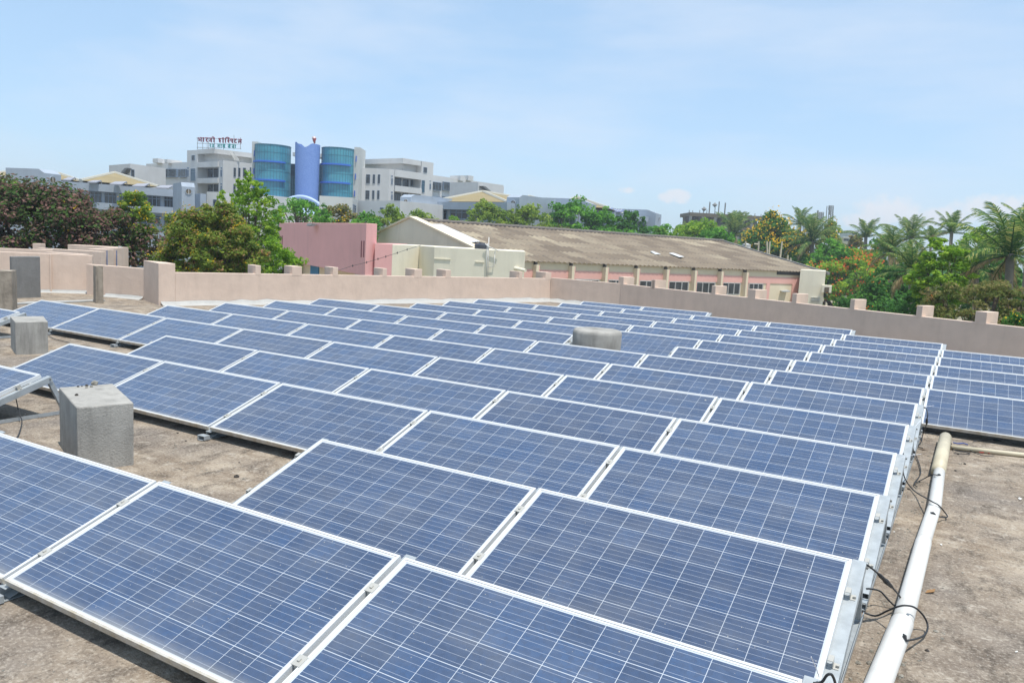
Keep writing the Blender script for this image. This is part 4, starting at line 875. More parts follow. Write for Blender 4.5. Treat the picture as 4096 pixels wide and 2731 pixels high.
# ------------------------------------------------------------------ rooftop letters of the hospital
arc = lambda cx, cy, rx, ry, a0, a1, n=9: [(cx + rx * math.cos(math.radians(a0 + (a1 - a0) * k / n)), cy + ry * math.sin(math.radians(a0 + (a1 - a0) * k / n))) for k in range(n + 1)]
GL = {  # strokes on a unit-high grid, headline at y = 1; last entry is the advance
    'bha': ([arc(.13, .86, .09, .11, 0, 360), [(.2, .95), (.26, .75), (.26, .42), (.78, .42)], arc(.2, .34, .07, .08, 0, 360), [(.78, 1), (.78, 0)], [(.52, 1), (.95, 1)]], .95),
    'aa': ([[(.22, 1), (.22, 0)], [(0, 1), (.42, 1)]], .42),
    'ra': ([[(0, 1), (.72, 1)], [(.42, 1), (.5, .8), (.42, .62), (.18, .55), (.24, .42), (.62, .02)]], .72),
    'ta': ([[(0, 1), (.85, 1)], [(.64, 1), (.64, 0)], [(.64, .62), (.36, .62), (.2, .48), (.2, .32), (.34, .15)]], .85),
    'ii': ([[(0, 1), (.45, 1)], [(.22, 1), (.22, 0)], [(.22, 1)] + arc(-.02, 1.05, .25, .28, 0, 150)], .45),
    'ha': ([[(0, 1), (.75, 1)], [(.4, 1), (.4, .82), (.16, .76), (.2, .62), (.5, .6), (.56, .46), (.4, .38), (.2, .44)], [(.3, .4), (.28, .25), (.42, .16), (.56, .04)]], .75),
    'oo': ([[(.22, 1), (.22, 0)], [(0, 1), (.42, 1)], arc(.22, 1.28, .16, .16, 180, 360)], .42),
    'si': ([[(.22, 1), (.22, 0)], [(0, 1), (.42, 1)], [(.22, 1)] + arc(.72, 1.02, .5, .36, 180, 20, 12)], .42),
    'sa2': ([[(0, 1), (.55, 1)], [(.38, 1), (.44, .8), (.34, .6), (.14, .54), (.2, .42), (.5, .06)], [(.36, .52), (.6, .52)]], .55),
    'pa': ([[(0, 1), (.8, 1)], [(.6, 1), (.6, 0)], [(.18, 1), (.18, .6), (.28, .46), (.6, .46)]], .8),
    'tta': ([[(0, 1), (.75, 1)], [(.4, 1), (.4, .82), (.2, .7), (.14, .45), (.28, .2), (.5, .18), (.64, .32)]], .75),
    'la': ([[(0, 1), (.98, 1)], [(.78, 1), (.78, 0)], [(.78, .6), (.62, .66), (.48, .5), (.46, .3)], [(.46, .5), (.36, .68), (.18, .62), (.1, .42), (.18, .22), (.3, .16)]], .98),
    'n2': ([[(.1, .85), (.3, 1), (.5, .85), (.45, .62), (.2, .5), (.3, .35), (.55, .02)]], .7),
    'n4': ([[(.08, 1), (.3, .6), (.48, .3), (.38, .06), (.2, .06), (.12, .28), (.3, .55), (.55, 1)]], .7),
    'sa': ([[(0, 1), (.85, 1)], [(.34, 1), (.4, .8), (.3, .6), (.12, .54), (.18, .42), (.48, .06)], [(.32, .52), (.66, .52)], [(.66, 1), (.66, 0)]], .85),
    'e': ([[(-.2, 1), (-.34, 1.2), (-.5, 1.3)]], .0),
    'va': ([[(0, 1), (.75, 1)], [(.58, 1), (.58, 0)], [(.58, .58), (.36, .66), (.16, .5), (.2, .3), (.4, .26), (.58, .44)]], .75),
    ' ': ([], .45)}
plain('letter_red', srgb(122, 52, 72), .6); plain('letter_teal', srgb(40, 140, 140), .6)
SD = HD - 1
def sign(p0, p1, height_px, text, mat, root, r, depth=0.0, mirror=False, gap=.16):
    a = at(*p0, SD + depth); b = at(*p1, SD + depth); d = (b - a); L_ = d.length; d.normalize(); up = Vector((0, 0, 1)); up = (up - d * up.dot(d)).normalized()
    tot = sum(GL[g][1] + gap for g in text) - gap; k = L_ / tot; hgt = height_px / FPX * SD
    x = 0
    for g in text:
        st_, adv = GL[g]; mb = MB()
        for s in st_:
            mb.tube([a + d * ((L_ - (x + X_) * k) if mirror else (x + X_) * k) + up * (hgt * Y_) for X_, Y_ in s], r, 5)
        if st_: mb.build('letter', mat, root)
        x += adv + gap
sg = thing('rooftop_sign', at(*zB(760, 330), SD), 'hospital name in red and green letters on a rooftop lattice', 'sign'); bpy.context.view_layer.update()
sign(zB(480, 226), zB(1065, 252), 8.8, ['bha', 'aa', 'ra', 'ta', 'ii', ' ', 'ha', 'oo', 'si', 'sa2', 'pa', 'tta', 'la'], 'letter_red', sg, .13, gap=.22)
sign(zB(628, 300), zB(988, 318), 7.4, ['n2', 'n4', ' ', 'ta', 'aa', 'sa', ' ', 'sa', 'e', 'va', 'aa'], 'letter_teal', sg, .10, gap=.12)
lt = MB()
for x in (470, 540, 620, 700, 820, 960, 1048): lt.tube([at(*zB(x, 330), SD + .8), at(*zB(x, 170 if x != 960 else 135), SD + .8)], .045, 4)
for y0, y1 in ((172, 200), (248, 262), (300, 318)): lt.tube([at(*zB(460, y0), SD + .8), at(*zB(1055, y1), SD + .8)], .035, 4)
for x in (470, 600, 700): lt.tube([at(*zB(x, 320), SD + 6), at(*zB(x, 175), SD + 6)], .045, 4)
for y0 in (180, 245, 310): lt.tube([at(*zB(460, y0), SD + 6), at(*zB(700, y0 + 8), SD + 6)], .035, 4)
lt.build('lattice', 'ladder_metal', sg)

# ------------------------------------------------------------------ pink wall, cream annex and the long hall
plaster('pink_paint', srgb(224, 170, 166), .06, .35, 0, .2)
plaster('pink_trim', srgb(226, 176, 164), .05, .3, 0, .08)
plaster('cream_paint', srgb(230, 222, 200), .06, .4, 0, .22)
plaster('beige_wall', srgb(224, 210, 182), .06, .3, 0, .08)
plaster('gable_cement', srgb(218, 212, 192), .07, .3, 0, .30)
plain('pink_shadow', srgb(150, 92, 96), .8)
plain('door_blue', srgb(40, 120, 165), .6)
A_ = loc(-23.4, 78, 3.0); B_ = loc(-10.25, 55.2, 3.0); B2 = loc(-9.45, 55.75, 3.0)
A_ = atz(*zG(345, 266), 3.0); B_ = atz(*zG(1369, 270), 3.02); dF = (B_ - A_).normalized(); nF = outward(A_, B_)
pk = thing('pink_building', (A_ + B_) / 2, 'pink windowless wall block raised over a cream ground floor', 'building'); pk.location.z = GZ; bpy.context.view_layer.update()
zs = onpl(A_, B_, *zG(900, 805)).z; e_ = at(*zG(1496, 274), (B_ - CAM_POS).dot(FWD) + .9)
MB().prism([(A_.x, A_.y), (B_.x, B_.y), (e_.x, e_.y), (A_.x + nF.x * 3, A_.y + nF.y * 3)], zs, 3.0).build('wall', 'pink_paint', pk, bevel=.04)
cw = MB(); i0_, i1_ = A_ + nF * 1.6 + dF * .8, B_ + nF * .9 - dF * .6
cw.prism([(i0_.x, i0_.y), (i1_.x, i1_.y), (i1_.x + nF.x, i1_.y + nF.y), (i0_.x + nF.x * 3, i0_.y + nF.y * 3)], GZ, zs - .01); cw.build('ground_floor', 'beige_wall', pk)
Fp = (i0_, i1_)
dr_ = MB(); fbox(dr_, Fp, *zG(716, 770), *zG(812, 1100), .08, .1, GZ, zs - .05); dr_.build('door', 'door_blue', pk)
cl = MB(); fbox(cl, (A_, B_), *zG(352, 750), *zG(443, 1000), -.05, 1, GZ, zs - .01); cl.build('column', 'pale_wall', pk); cl = MB(); fbox(cl, (A_, B_), *zG(1222, 850), *zG(1350, 1000), -.05, 1, GZ, zs - .01); cl.build('column', 'pale_wall', pk)
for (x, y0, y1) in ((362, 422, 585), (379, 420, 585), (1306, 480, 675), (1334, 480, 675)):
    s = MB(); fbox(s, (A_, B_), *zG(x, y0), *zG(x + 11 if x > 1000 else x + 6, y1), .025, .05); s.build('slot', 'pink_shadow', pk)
fl_ = thing('floodlight', onpl(A_, B_, *zG(785, 292)), 'grey floodlight fixed near the top of the pink wall', 'lamp'); bpy.context.view_layer.update()
a, b = onpl(A_, B_, *zG(757, 278)), onpl(A_, B_, *zG(810, 278)); c = onpl(A_, B_, *zG(785, 308)); h_ = a.z - c.z
MB().hexa([a - nF * .7 - Vector((0, 0, h_)), b - nF * .7 - Vector((0, 0, h_)), b - nF * .45 - Vector((0, 0, h_ * 1.2)), a - nF * .45 - Vector((0, 0, h_ * 1.2)), a - nF * .6, b - nF * .6, b - nF * .15 - Vector((0, 0, h_ * .3)), a - nF * .15 - Vector((0, 0, h_ * .3))]).build('housing', 'ladder_metal', fl_)
MB().tube([(a + b) / 2 - nF * .3 - Vector((0, 0, h_ * .5)), (a + b) / 2 + nF * .05 - Vector((0, 0, h_ * .4))], .04, 6).build('bracket', 'ladder_metal', fl_)
# side wing in pink and the cream annex
ZT = 1.5
Pq = [atz(u, v, ZT) for (u, v) in ((zG(1488, 513)[0], zG(0, 513)[1]), zG(1675, 524), zG(1990, 535), zG(2168, 552), zC(1475, 1475), zD(592, 1045))]
d0 = 60.0
Pq = [at(zG(1470, 513)[0], zG(0, 513)[1], 57.2), at(*zG(1675, 524), 57.6), at(*zG(1992, 533), 60.5), at(*zG(2168, 553), 57.6), at(*zD(592, 1045), 56.5)]
Zt = sum(p.z for p in Pq) / 5
pw_ = MB().prism([(Pq[0].x, Pq[0].y), (Pq[1].x, Pq[1].y), (Pq[1].x + FWD.x * 8, Pq[1].y + FWD.y * 8), (Pq[0].x + FWD.x * 8, Pq[0].y + FWD.y * 8)], GZ, Zt + .03).build('side_wing', 'pink_paint', bevel=.03); tag(pw_, 'lower pink wall between the tall pink block and the cream annex', 'building')
ca = thing('cream_annex', Pq[3], 'cream flat roofed annex in front of the grey gable', 'building'); ca.location.z = GZ; bpy.context.view_layer.update()
MB().prism([tuple(p.xy) for p in Pq[1:]] + [tuple((Pq[4] + FWD * 10).xy), tuple((Pq[1] + FWD * 10).xy)], GZ, Zt).build('wall', 'cream_paint', ca, bevel=.03)
s = MB(); Fc = (Pq[3], Pq[4]); fbox(s, Fc, *zG(2166, 690), *zG(2360, 698), .06, .02); fbox(s, Fc, *zD(0, 1165), *zD(105, 1172), .06, .02); s.build('ledge', 'cream_paint', ca)
s = MB(); p0 = onpl(*Fc, *zD(470, 1243)); n_ = outward(*Fc); s.tube([p0, p0 - n_ * .9 + RGT * .9 - Vector((0, 0, .1))], .12, 10); s.build('spout', 'cream_paint', ca)
vp = MB(); n_ = outward(*Fc)
for x in (142, 160): vp.tube([onpl(*Fc, *zD(x - 8, 1400)) - n_ * .12, onpl(*Fc, *zD(x + 8, 880 if x > 150 else 950)) - n_ * .12], .03, 8)
vp.tube([onpl(*Fc, *zD(125, 955)) - n_ * .15, onpl(*Fc, *zD(160, 990)) - n_ * .15, onpl(*Fc, *zD(285, 1040)) - n_ * .15], .035, 8)
vp.tube([onpl(*Fc, *zD(240, 1040)) - n_ * .1, onpl(*Fc, *zD(228, 1225)) - n_ * .1, onpl(*Fc, *zD(152, 1228)) - n_ * .1], .022, 8)
tag(vp.build('vent_pipe', 'white_pvc', smooth=True), 'white plastic vent pipes climbing the cream annex wall', 'pipe')
ob = MB(); p0, p1 = at(*zG(1680, 518), 64), at(*zG(1890, 518), 64); ob.slab(p0, p1, p0.z - .5, p0.z, 1.2); tag(ob.build('roof_slabs', 'beige_wall'), 'beige slabs lying on the cream annex roof', 'slab')
p = at(*zC(2105, 1497), 58.5); z = p.z
plain('black_plastic', srgb(50, 54, 62), .45, .5)
w0 = (at(*zC(2190, 1497), 58.5) - at(*zC(1993, 1497), 58.5)).length / 2
tag(MB().lathe(p.x, p.y, [(w0, z - .4), (w0, z + .08), (w0 * .97, z + .12), (w0 * 1.03, z + .16), (w0 * 1.0, z + .30), (w0 * .85, z + .36), (w0 * .4, z + .41), (w0 * .36, z + .46), (.01, z + .47)], 24).build('water_tank', 'black_plastic', smooth=False), 'black plastic water tank on the cream annex roof', 'tank')
# string of small lamps across the pink wall
P = [zG(1040, 826), zG(1208, 773), zG(1372, 733), zG(1505, 693), zG(1597, 665), zG(1732, 622), zG(1848, 582), zG(2005, 533)]
cb_ = [at(*q, 52.5 + 4.5 * k / 7) for k, q in enumerate(P)]
o = MB().tube(cb_, .015, 5).build('wire', 'black_cable'); tag(o, 'thin wire with small knots hung from the pink block to the cream annex', 'wire')
for q in cb_[1:-1]: MB().lathe(q.x, q.y, [(.01, q.z - .09), (.045, q.z), (.01, q.z + .09)], 7).build('knot', 'black_cable', o)

HS = 1.2
def hl(x, z_, y): return loc(x * HS, z_ * HS, CAM_POS.z + y * HS)      # hall plan: x right, z ahead, y above the eye
ex, ez = .82, .57; nx_, nz_ = -.57, .82
E0 = (-1.34, 58.2); LH, WH = 39.5, 13.0; yE, yR = -1.13, 1.59
def hp(t, w, y): return hl(E0[0] + ex * t + nx_ * w, E0[1] + ez * t + nz_ * w, y)
hall = thing('hall_building', hp(LH / 2, WH, 0), 'long hall with a weathered corrugated roof and pink and cream walls', 'building'); hall.location.z = GZ; bpy.context.view_layer.update()
m = MT('asbestos_roof'); X, Y, Z = m.xyz('UV')
cbn = m.n('ShaderNodeCombineXYZ'); row = m.math('FLOOR', m.math('MULTIPLY', Y, 7.0)); m.L(m.math('FLOOR', m.math('ADD', m.math('MULTIPLY', X, 21.0), m.math('MULTIPLY', row, .5))), cbn.inputs[0]); m.L(row, cbn.inputs[1])
wn = m.n('ShaderNodeTexWhiteNoise', noise_dimensions='3D'); m.L(cbn.outputs[0], wn.inputs['Vector'])
c = m.ramp(wn.outputs['Value'], (0.0, srgb(116, 104, 90)), (.5, srgb(136, 123, 106)), (.8, srgb(148, 136, 117)), (1.0, srgb(172, 159, 136)))
c = m.mix(m.math('MULTIPLY', m.ramp(m.noise(9, 5, .7, 'UV', (10, 1, 1)), (.45, (0, 0, 0, 1)), (.7, (1, 1, 1, 1))), .45), c, srgb(96, 90, 84))
lap = m.math('LESS_THAN', m.math('FRACT', m.math('MULTIPLY', Y, 7.0)), .05)
c = m.mix(m.math('MULTIPLY', lap, m.math('MULTIPLY', m.noise(60, 2, .5, 'UV', (1, .1, 1)), 1.0)), c, srgb(84, 78, 72))
m.out(c, .95, .1)
def corrugated(name, t0, t1, w0, w1, y0, y1, per, amp, mat, parent=None, lift=0.0, wn_=14, t0b=None, t1b=None):
    n = int((t1 - t0) / per * 6); vs, uv, fs = [], [], []
    for k in range(n + 1):
        f = k / n
        for s in range(wn_ + 1):
            g = s / wn_; a = t0 + (t1 - t0) * f
            if t1b is not None: a = (t0 + (t1 - t0) * f) * (1 - g) + ((t0b if t0b is not None else t0) + (t1b - (t0b if t0b is not None else t0)) * f) * g
            st = .045 * (1 - ((g * 7) % 1.0)) if parent is not None else 0
            vs.append(hp(a, w0 + (w1 - w0) * g, y0 + (y1 - y0) * g + amp * math.sin(2 * PI * (t1 - t0) * f / per) + lift + st)); uv.append((f, g))
    q = wn_ + 1
    for k in range(n):
        for s in range(wn_): fs.append((k * q + s, (k + 1) * q + s, (k + 1) * q + s + 1, k * q + s + 1))
    me = bpy.data.meshes.new(name); me.from_pydata(vs, [], fs); ul = me.uv_layers.new()
    for l in me.loops: ul.data[l.index].uv = uv[l.vertex_index]
    me.materials.append(MATS[mat]); o = bpy.data.objects.new(name, me); COL.objects.link(o)
    if parent is not None: place(o, parent)
    return o
corrugated('roof', -.35, LH, -.62, WH, yE - .10, yR, .5, .045, 'asbestos_roof', hall, wn_=28)
MB().face(hp(-.3, WH, yR), hp(LH, WH, yR), hp(LH, 2 * WH + .8, yE - .1), hp(-.3, 2 * WH + .8, yE - .1)).build('roof', 'asbestos_roof', hall)
plaster('ridge_cement', srgb(112, 106, 100), .1, .8, 0)
r = MB()
for k in range(26):
    a, b = LH * k / 26, LH * (k + 1) / 26 + .1; r.tube([hp(a, WH, yR + .06), hp(b, WH, yR + .09)], .22, 8)
r.build('ridge_cap', 'ridge_cement', hall)
plaster('verge_grey', srgb(130, 128, 124), .1, .8, 0)
v_ = MB(); v_.hexa([hp(LH, -.9, yE - .25), hp(LH + .35, -.9, yE - .25), hp(LH + .35, WH, yR - .1), hp(LH, WH, yR - .1), hp(LH, -.9, yE + .02), hp(LH + .35, -.9, yE + .02), hp(LH + .35, WH, yR + .14), hp(LH, WH, yR + .14)]); v_.build('verge', 'verge_grey', hall)
g = MB()
def hpoly(mb, tA, tB, pts): mb.v += [tuple(hp(tA, w, y)) for w, y in pts] + [tuple(hp(tB, w, y)) for w, y in pts]; n = len(pts); i = len(mb.v) - 2 * n; mb.f.append(tuple(i + k for k in range(n))); mb.f.append(tuple(i + n + k for k in reversed(range(n)))); [mb.f.append((i + k, i + (k + 1) % n, i + n + (k + 1) % n, i + n + k)) for k in range(n)]
yG = (GZ - CAM_POS.z) / HS
hpoly(g, -.7, -.2, [(-.5, yG), (-.5, yE + .02), (WH, yR + .22), (2 * WH + .5, yE + .02), (2 * WH + .5, yG)]); g.build('gable_wall', 'gable_cement', hall)
cp = MB(); hpoly(cp, -.85, -.1, [(-.9, yE - .1), (-.9, yE + .12), (WH, yR + .36), (2 * WH + .8, yE + .12), (2 * WH + .8, yE - .1), (WH, yR + .22)]); cp.build('gable_coping', 'beige_wall', hall)
fw = MB(); hpoly(fw, -.2, LH, [(-.35, yG), (-.35, yE - .02), (1.0, yE + .1), (1.0, yG)]); fw.build('long_wall', 'beige_wall', hall)
bd = MB(); hpoly(bd, -.1, LH - .05, [(-.40, -2.42), (-.40, -1.80), (-.34, -1.80), (-.34, -2.42)])
hpoly(bd, 3.22 + 3.45 * 7.95, 3.22 + 3.45 * 8.1, [(-.41, yG), (-.41, -2.42), (-.34, -2.42), (-.34, yG)]); hpoly(bd, 3.22 + 3.45 * 9.1, 3.22 + 3.45 * 9.4, [(-.41, yG), (-.41, -2.42), (-.34, -2.42), (-.34, yG)]); bd.build('pink_band', 'pink_trim', hall)
plain('steel_dark', srgb(70, 68, 66), .7)
for k in range(9):
    t = 3.22 + 3.45 * k - .1
    if k < 8:
        c_ = MB(); hpoly(c_, t - .20, t + .05, [(-.85, yG), (-.85, yE - .3), (-.3, yE - .3), (-.3, yG)]); pc = c_.build('pilaster', 'beige_wall', hall)
        c_ = MB(); hpoly(c_, t + .051, t + .12, [(-.85, yG), (-.85, yE - .32), (-.3, yE - .32), (-.3, yG)]); c_.build('pink_side', 'pink_trim', pc)
        c_ = MB(); hpoly(c_, t - .12, t - .02, [(-.7, yE - .3), (-.7, yE - .10), (-.34, yE - .06), (-.34, yE - .3)]); c_.build('rafter_stub', 'steel_dark', pc)
    if 0 <= k < 8:
        a, b = hp(t + (.55 if k else .5), -.37, -2.6), hp(t + 2.95, -.37, -2.6)
        if k == 7: continue
        F_ = (a, b); zt_, zb_ = CAM_POS.z - 2.43 * HS, CAM_POS.z - 3.55 * HS
        w_ = MB(); gl = MB(); d_ = (b - a); nn_ = outward(a, b)
        for s in (0, .333, .667, 1):
            q = a + d_ * s; w_.prism([(q.x - .06 - nn_.x * .08, q.y - nn_.y * .08), (q.x + .06 - nn_.x * .08, q.y - nn_.y * .08), (q.x + .06, q.y), (q.x - .06, q.y)], zb_, zt_)
        w_.slab(a - nn_ * .06, b - nn_ * .06, zt_ - .08, zt_ - .001, .05); w_.slab(a - nn_ * .06, b - nn_ * .06, zb_ + .001, zb_ + .08, .05)
        wo_ = w_.build('window', 'window_frame_white', hall); gl.slab(a - nn_ * .03, b - nn_ * .03, zb_, zt_, .05); gl.build('pane', 'dark_glass', wo_)
a, b = hp(3.22 + 3.45 * 7 + .7, -.37, -2.6), hp(3.22 + 3.45 * 7 + 2.7, -.37, -2.6); nn_ = outward(a, b); d_ = b - a
w_ = MB()
for s in (0, .333, .667, 1): q = a + d_ * s; w_.prism([(q.x - .06 - nn_.x * .08, q.y - nn_.y * .08), (q.x + .06 - nn_.x * .08, q.y - nn_.y * .08), (q.x + .06, q.y), (q.x - .06, q.y)], CAM_POS.z - 3.55 * HS, CAM_POS.z - 2.43 * HS)
w_.slab(a - nn_ * .06, b - nn_ * .06, CAM_POS.z - 2.5 * HS, CAM_POS.z - 2.431 * HS, .05)
wo_ = w_.build('window', 'window_frame_white', hall); MB().slab(a - nn_ * .03, b - nn_ * .03, CAM_POS.z - 3.55 * HS, CAM_POS.z - 2.43 * HS, .05).build('pane', 'dark_glass', wo_)
vt_ = MB(); a, b = hp(LH - 7.4, -.38, yE), hp(LH - 1.2, -.38, yE); vt_.slab(a - nn_ * .04, b - nn_ * .04, CAM_POS.z + (yE - .42) * HS, CAM_POS.z + (yE - .12) * HS, .06); vt_.build('vent_gap', 'steel_dark', hall)
plain('translucent_sheet', srgb(205, 206, 204), .5, .4)
def roof_piece(name, quad, label, mat='translucent_sheet', lift=.10, parent=None):   # quad in picture points lying on the roof slope
    a, b, c = hp(0, 0, yE), hp(10, 0, yE), hp(0, WH, yR); nrm = (b - a).cross(c - a).normalized(); nrm = nrm if nrm.z > 0 else -nrm
    P = []
    for (u, v) in quad: d = ray(u, v); P.append(CAM_POS + d * ((a - CAM_POS).dot(nrm) / d.dot(nrm)) + nrm * lift)
    mb = MB(); n = 10
    for k in range(n):
        f, g = k / n, (k + 1) / n; zz = nrm * (.035 if k % 2 else 0); z2 = nrm * (0 if k % 2 else .035)
        mb.face(P[0].lerp(P[1], f) + zz, P[0].lerp(P[1], g) + z2, P[3].lerp(P[2], g) + z2, P[3].lerp(P[2], f) + zz)
        mb.face(P[0].lerp(P[1], f) + zz - nrm * .02, P[0].lerp(P[1], g) + z2 - nrm * .02, P[3].lerp(P[2], g) + z2 - nrm * .02, P[3].lerp(P[2], f) + zz - nrm * .02)
    o = mb.build(name, mat, parent, recalc=False)
    if label: tag(o, label, 'roof sheet')
    return o
roof_piece('skylight_strip', [zC(1435, 1185), zC(1570, 1185), zC(2090, 1420), zC(1935, 1432)], None, parent=hall, lift=.16)
roof_piece('loose_sheet', [zE(0, 768), zE(30, 766), zE(128, 803), zE(60, 803)], 'white loose sheet on the hall roof, left of the raised one', lift=.16)
roof_piece('loose_sheet', [zE(218, 797), zE(270, 795), zE(400, 842), zE(340, 845)], 'pale corrugated sheet lying raised on the hall roof', lift=.25)
# white end block, awning and bits at the far end of the hall
Fe = (at(*zE(1770, 965), 92), at(*zE(2068, 985), 91)); Fe[1].z = Fe[0].z; n_ = outward(*Fe)
eb = thing('white_block', Fe[0], 'white flat roofed block at the right end of the hall', 'building'); eb.location.z = GZ; bpy.context.view_layer.update()
MB().slab(Fe[0], Fe[1], GZ, Fe[0].z, 8).build('wall', 'cream_paint', eb, bevel=.03)
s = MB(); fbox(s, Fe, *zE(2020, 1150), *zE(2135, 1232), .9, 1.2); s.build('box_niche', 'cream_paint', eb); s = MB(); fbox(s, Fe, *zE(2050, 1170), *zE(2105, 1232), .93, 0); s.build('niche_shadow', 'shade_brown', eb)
gr = MB()
for x in range(1895, 1996, 12): fbox(gr, Fe, *zE(x, 1290), *zE(x + 4, 1360), .1, 0)
for y in (1290, 1320): fbox(gr, Fe, *zE(1893, y), *zE(1997, y + 4), .14, 0)
gr.build('grille', 'window_frame_white', eb)
aw = MB(); p0, p1, p2, p3 = at(*zE(1505, 1203), 93), at(*zE(1605, 1198), 93), at(*zE(1650, 1218), 91), at(*zE(1560, 1220), 91); th = Vector((0, 0, .08)); aw.hexa([p0 - th, p1 - th, p2 - th, p3 - th, p0, p1, p2, p3]); tag(aw.build('awning', 'galvanised'), 'small metal awning on the hall wall near the white block', 'awning')
# tanks and poles behind the hall
p = at(*zE(1125, 768), 112); zt_ = at(*zE(1125, 657), 112).z; r_ = (at(*zE(1237, 700), 112) - at(*zE(1132, 700), 112)).length / 2; hz = zt_ - p.z
prof = [(r_ * .98, p.z - 2)]
for k in range(7): zz = p.z + hz * (.0 + .11 * k); prof += [(r_, zz), (r_ * .95, zz + hz * .05)]
prof += [(r_, p.z + hz * .8), (r_ * .98, p.z + hz * .92), (r_ * .75, zt_ - .1), (r_ * .3, zt_), (.01, zt_ + .02)]
tag(MB().lathe(p.x, p.y, prof, 24).build('water_tank', 'window_frame_white'), 'white ribbed water tank behind the far end of the hall roof', 'tank')
plain('tank_pink', srgb(214, 128, 108), .5)
a, b = at(*zE(1392, 832), 108), at(*zE(1512, 845), 106); r_ = (at(*zE(1512, 866), 106) - at(*zE(1512, 824), 106)).length / 2
ht = MB().tube([a, b], r_, 16).build('heater_tank', 'tank_pink', smooth=False); tag(ht, 'pink horizontal tank with a white end behind the hall roof edge', 'tank'); MB().tube([b + (b - a) * .01, b + (b - a) * .03], r_ * 1.04, 16).build('end_cap', 'window_frame_white', ht)
yb = MB(); Fq = (at(*zE(1530, 875), 106), at(*zE(1665, 878), 106)); Fq[1].z = Fq[0].z; yb.slab(Fq[0], Fq[1], GZ, Fq[0].z, 5); tag(yb.build('low_block', 'beige_wall'), 'yellowish low block behind the hall roof edge, by the pink tank', 'building')
for k, (x0, y0, x1, y1, lab) in enumerate(((1122, 760, 1123, 634, 'pale pole left of the white ribbed tank'), (1270, 780, 1278, 634, 'pale pole right of the white ribbed tank'), (1380, 820, 1374, 634, 'thin pole left of a close pair behind the roof edge'), (1394, 820, 1409, 634, 'thin leaning pole of a close pair behind the roof edge'), (1527, 825, 1554, 634, 'leaning pole above the white end of the pink tank'), (1616, 875, 1620, 795, 'short pole on the yellowish low block'), (1653, 880, 1654, 828, 'stub pole at the right end of the low block'))):
    a, b = at(*zE(x0, y0 + 40), 110), at(*zE(x1, y1), 110); tag(MB().tube([a, b], .12, 7).build('pole', 'beige_pvc'), lab, 'pole')
a, b = at(*zE(1225, 665), 110), at(*zE(1275, 666), 110); tag(MB().tube([a, b], .1, 7).build('pole', 'beige_pvc'), 'horizontal pipe joining a pole to the white ribbed tank', 'pipe')

# ------------------------------------------------------------------ unfinished building, masts and far blocks
DU = 260
FU = facade(zE(470, 292), DU, zE(1350, 340)); n_ = outward(*FU)
ub = thing('unfinished_building', FU[0], 'unfinished concrete building on props with rods on its roof', 'building'); ub.location.z = GZ; bpy.context.view_layer.update()
s = MB(); zz = FU[0].z; zlo = onpl(*FU, *zE(900, 450)).z
s.slab(FU[0], FU[1], zz - 1.2, zz, 14); s.slab(FU[0], FU[1], zlo - 1.2, zlo, 14); s.build('slab', 'shade_brown', ub)
plain('timber', srgb(104, 92, 80), .9)
d_ = (FU[1] - FU[0])
for k in range(70):
    q = FU[0] + d_ * (k / 69) + n_ * RND.uniform(.3, 9); q2 = q + d_.normalized() * RND.uniform(-.5, .5); MB().tube([Vector((q.x, q.y, zlo)), Vector((q2.x, q2.y, zz - 1.2))], RND.uniform(.20, .38), 5).build('prop', 'timber', ub)
for k in range(7): q = FU[0] + d_ * (k / 6.1); q2 = q + d_.normalized() * .8; MB().prism([(q.x, q.y), (q2.x, q2.y), (q2.x + n_.x, q2.y + n_.y), (q.x + n_.x, q.y + n_.y)], GZ, zz - 1.2).build('column', 'ladder_metal', ub)
s = MB(); fbox(s, FU, *zE(480, 300), *zE(1345, 560), -9, 12, GZ, zz - 1.3); s.build('core_wall', 'shade_brown', ub)
for (x, y) in ((652, 225), (722, 165), (728, 170), (790, 185), (833, 160), (838, 165), (905, 175), (912, 180), (480, 262), (605, 262), (690, 262), (960, 290), (1178, 292), (1258, 305), (1330, 312), (520, 268)):
    q = onpl(*FU, *zE(x, y)) + n_ * 2; MB().tube([Vector((q.x, q.y, zz)), q], .12, 4).build('rod', 'ladder_metal', ub)
for (x, y) in ((655, 252), (782, 202)): q = onpl(*FU, *zE(x, y)) + n_ * 2; MB().lathe(q.x, q.y, [(.01, q.z - .8), (.9, q.z), (.01, q.z + .8)], 8).build('dish', 'ladder_metal', ub)
def mast(xl, xr, yt, yb, D, label, zf=zE):
    s = MB(); a0, a1 = at(*zf(xl, yb), D), at(*zf(xl, yt), D); b0, b1 = at(*zf(xr, yb), D), at(*zf(xr, yt), D)
    for (p, q) in ((a0, a1), (b0, b1)): s.tube([Vector((p.x, p.y, p.z - 12)), q], .14, 4); s.tube([Vector((p.x, p.y, p.z - 12)) + FWD * 2, q + FWD * 2], .14, 4)
    for k in range(7):
        f, g = k / 7, (k + 1) / 7; s.tube([a0.lerp(a1, f), b0.lerp(b1, g)], .08, 4); s.tube([b0.lerp(b1, f), a0.lerp(a1, g)], .08, 4); s.tube([a0.lerp(a1, g), b0.lerp(b1, g)], .08, 4)
    for k in (3, 5): q = a0.lerp(a1, k / 7); s.lathe(q.x, q.y - .5, [(.3, q.z), (.3, q.z + 1.6)], 6)
    tag(s.build('telecom_mast', 'ladder_metal'), label, 'mast')
mast(2108, 2158, 215, 400, 280, 'taller lattice telecom mast, right of the shorter mast')
mast(1972, 2042, 292, 410, 280, 'shorter lattice telecom mast above the yellow green tree')
mast(1835, 1852, 400, 500, 250, 'thin grey mast partly hidden behind a palm')
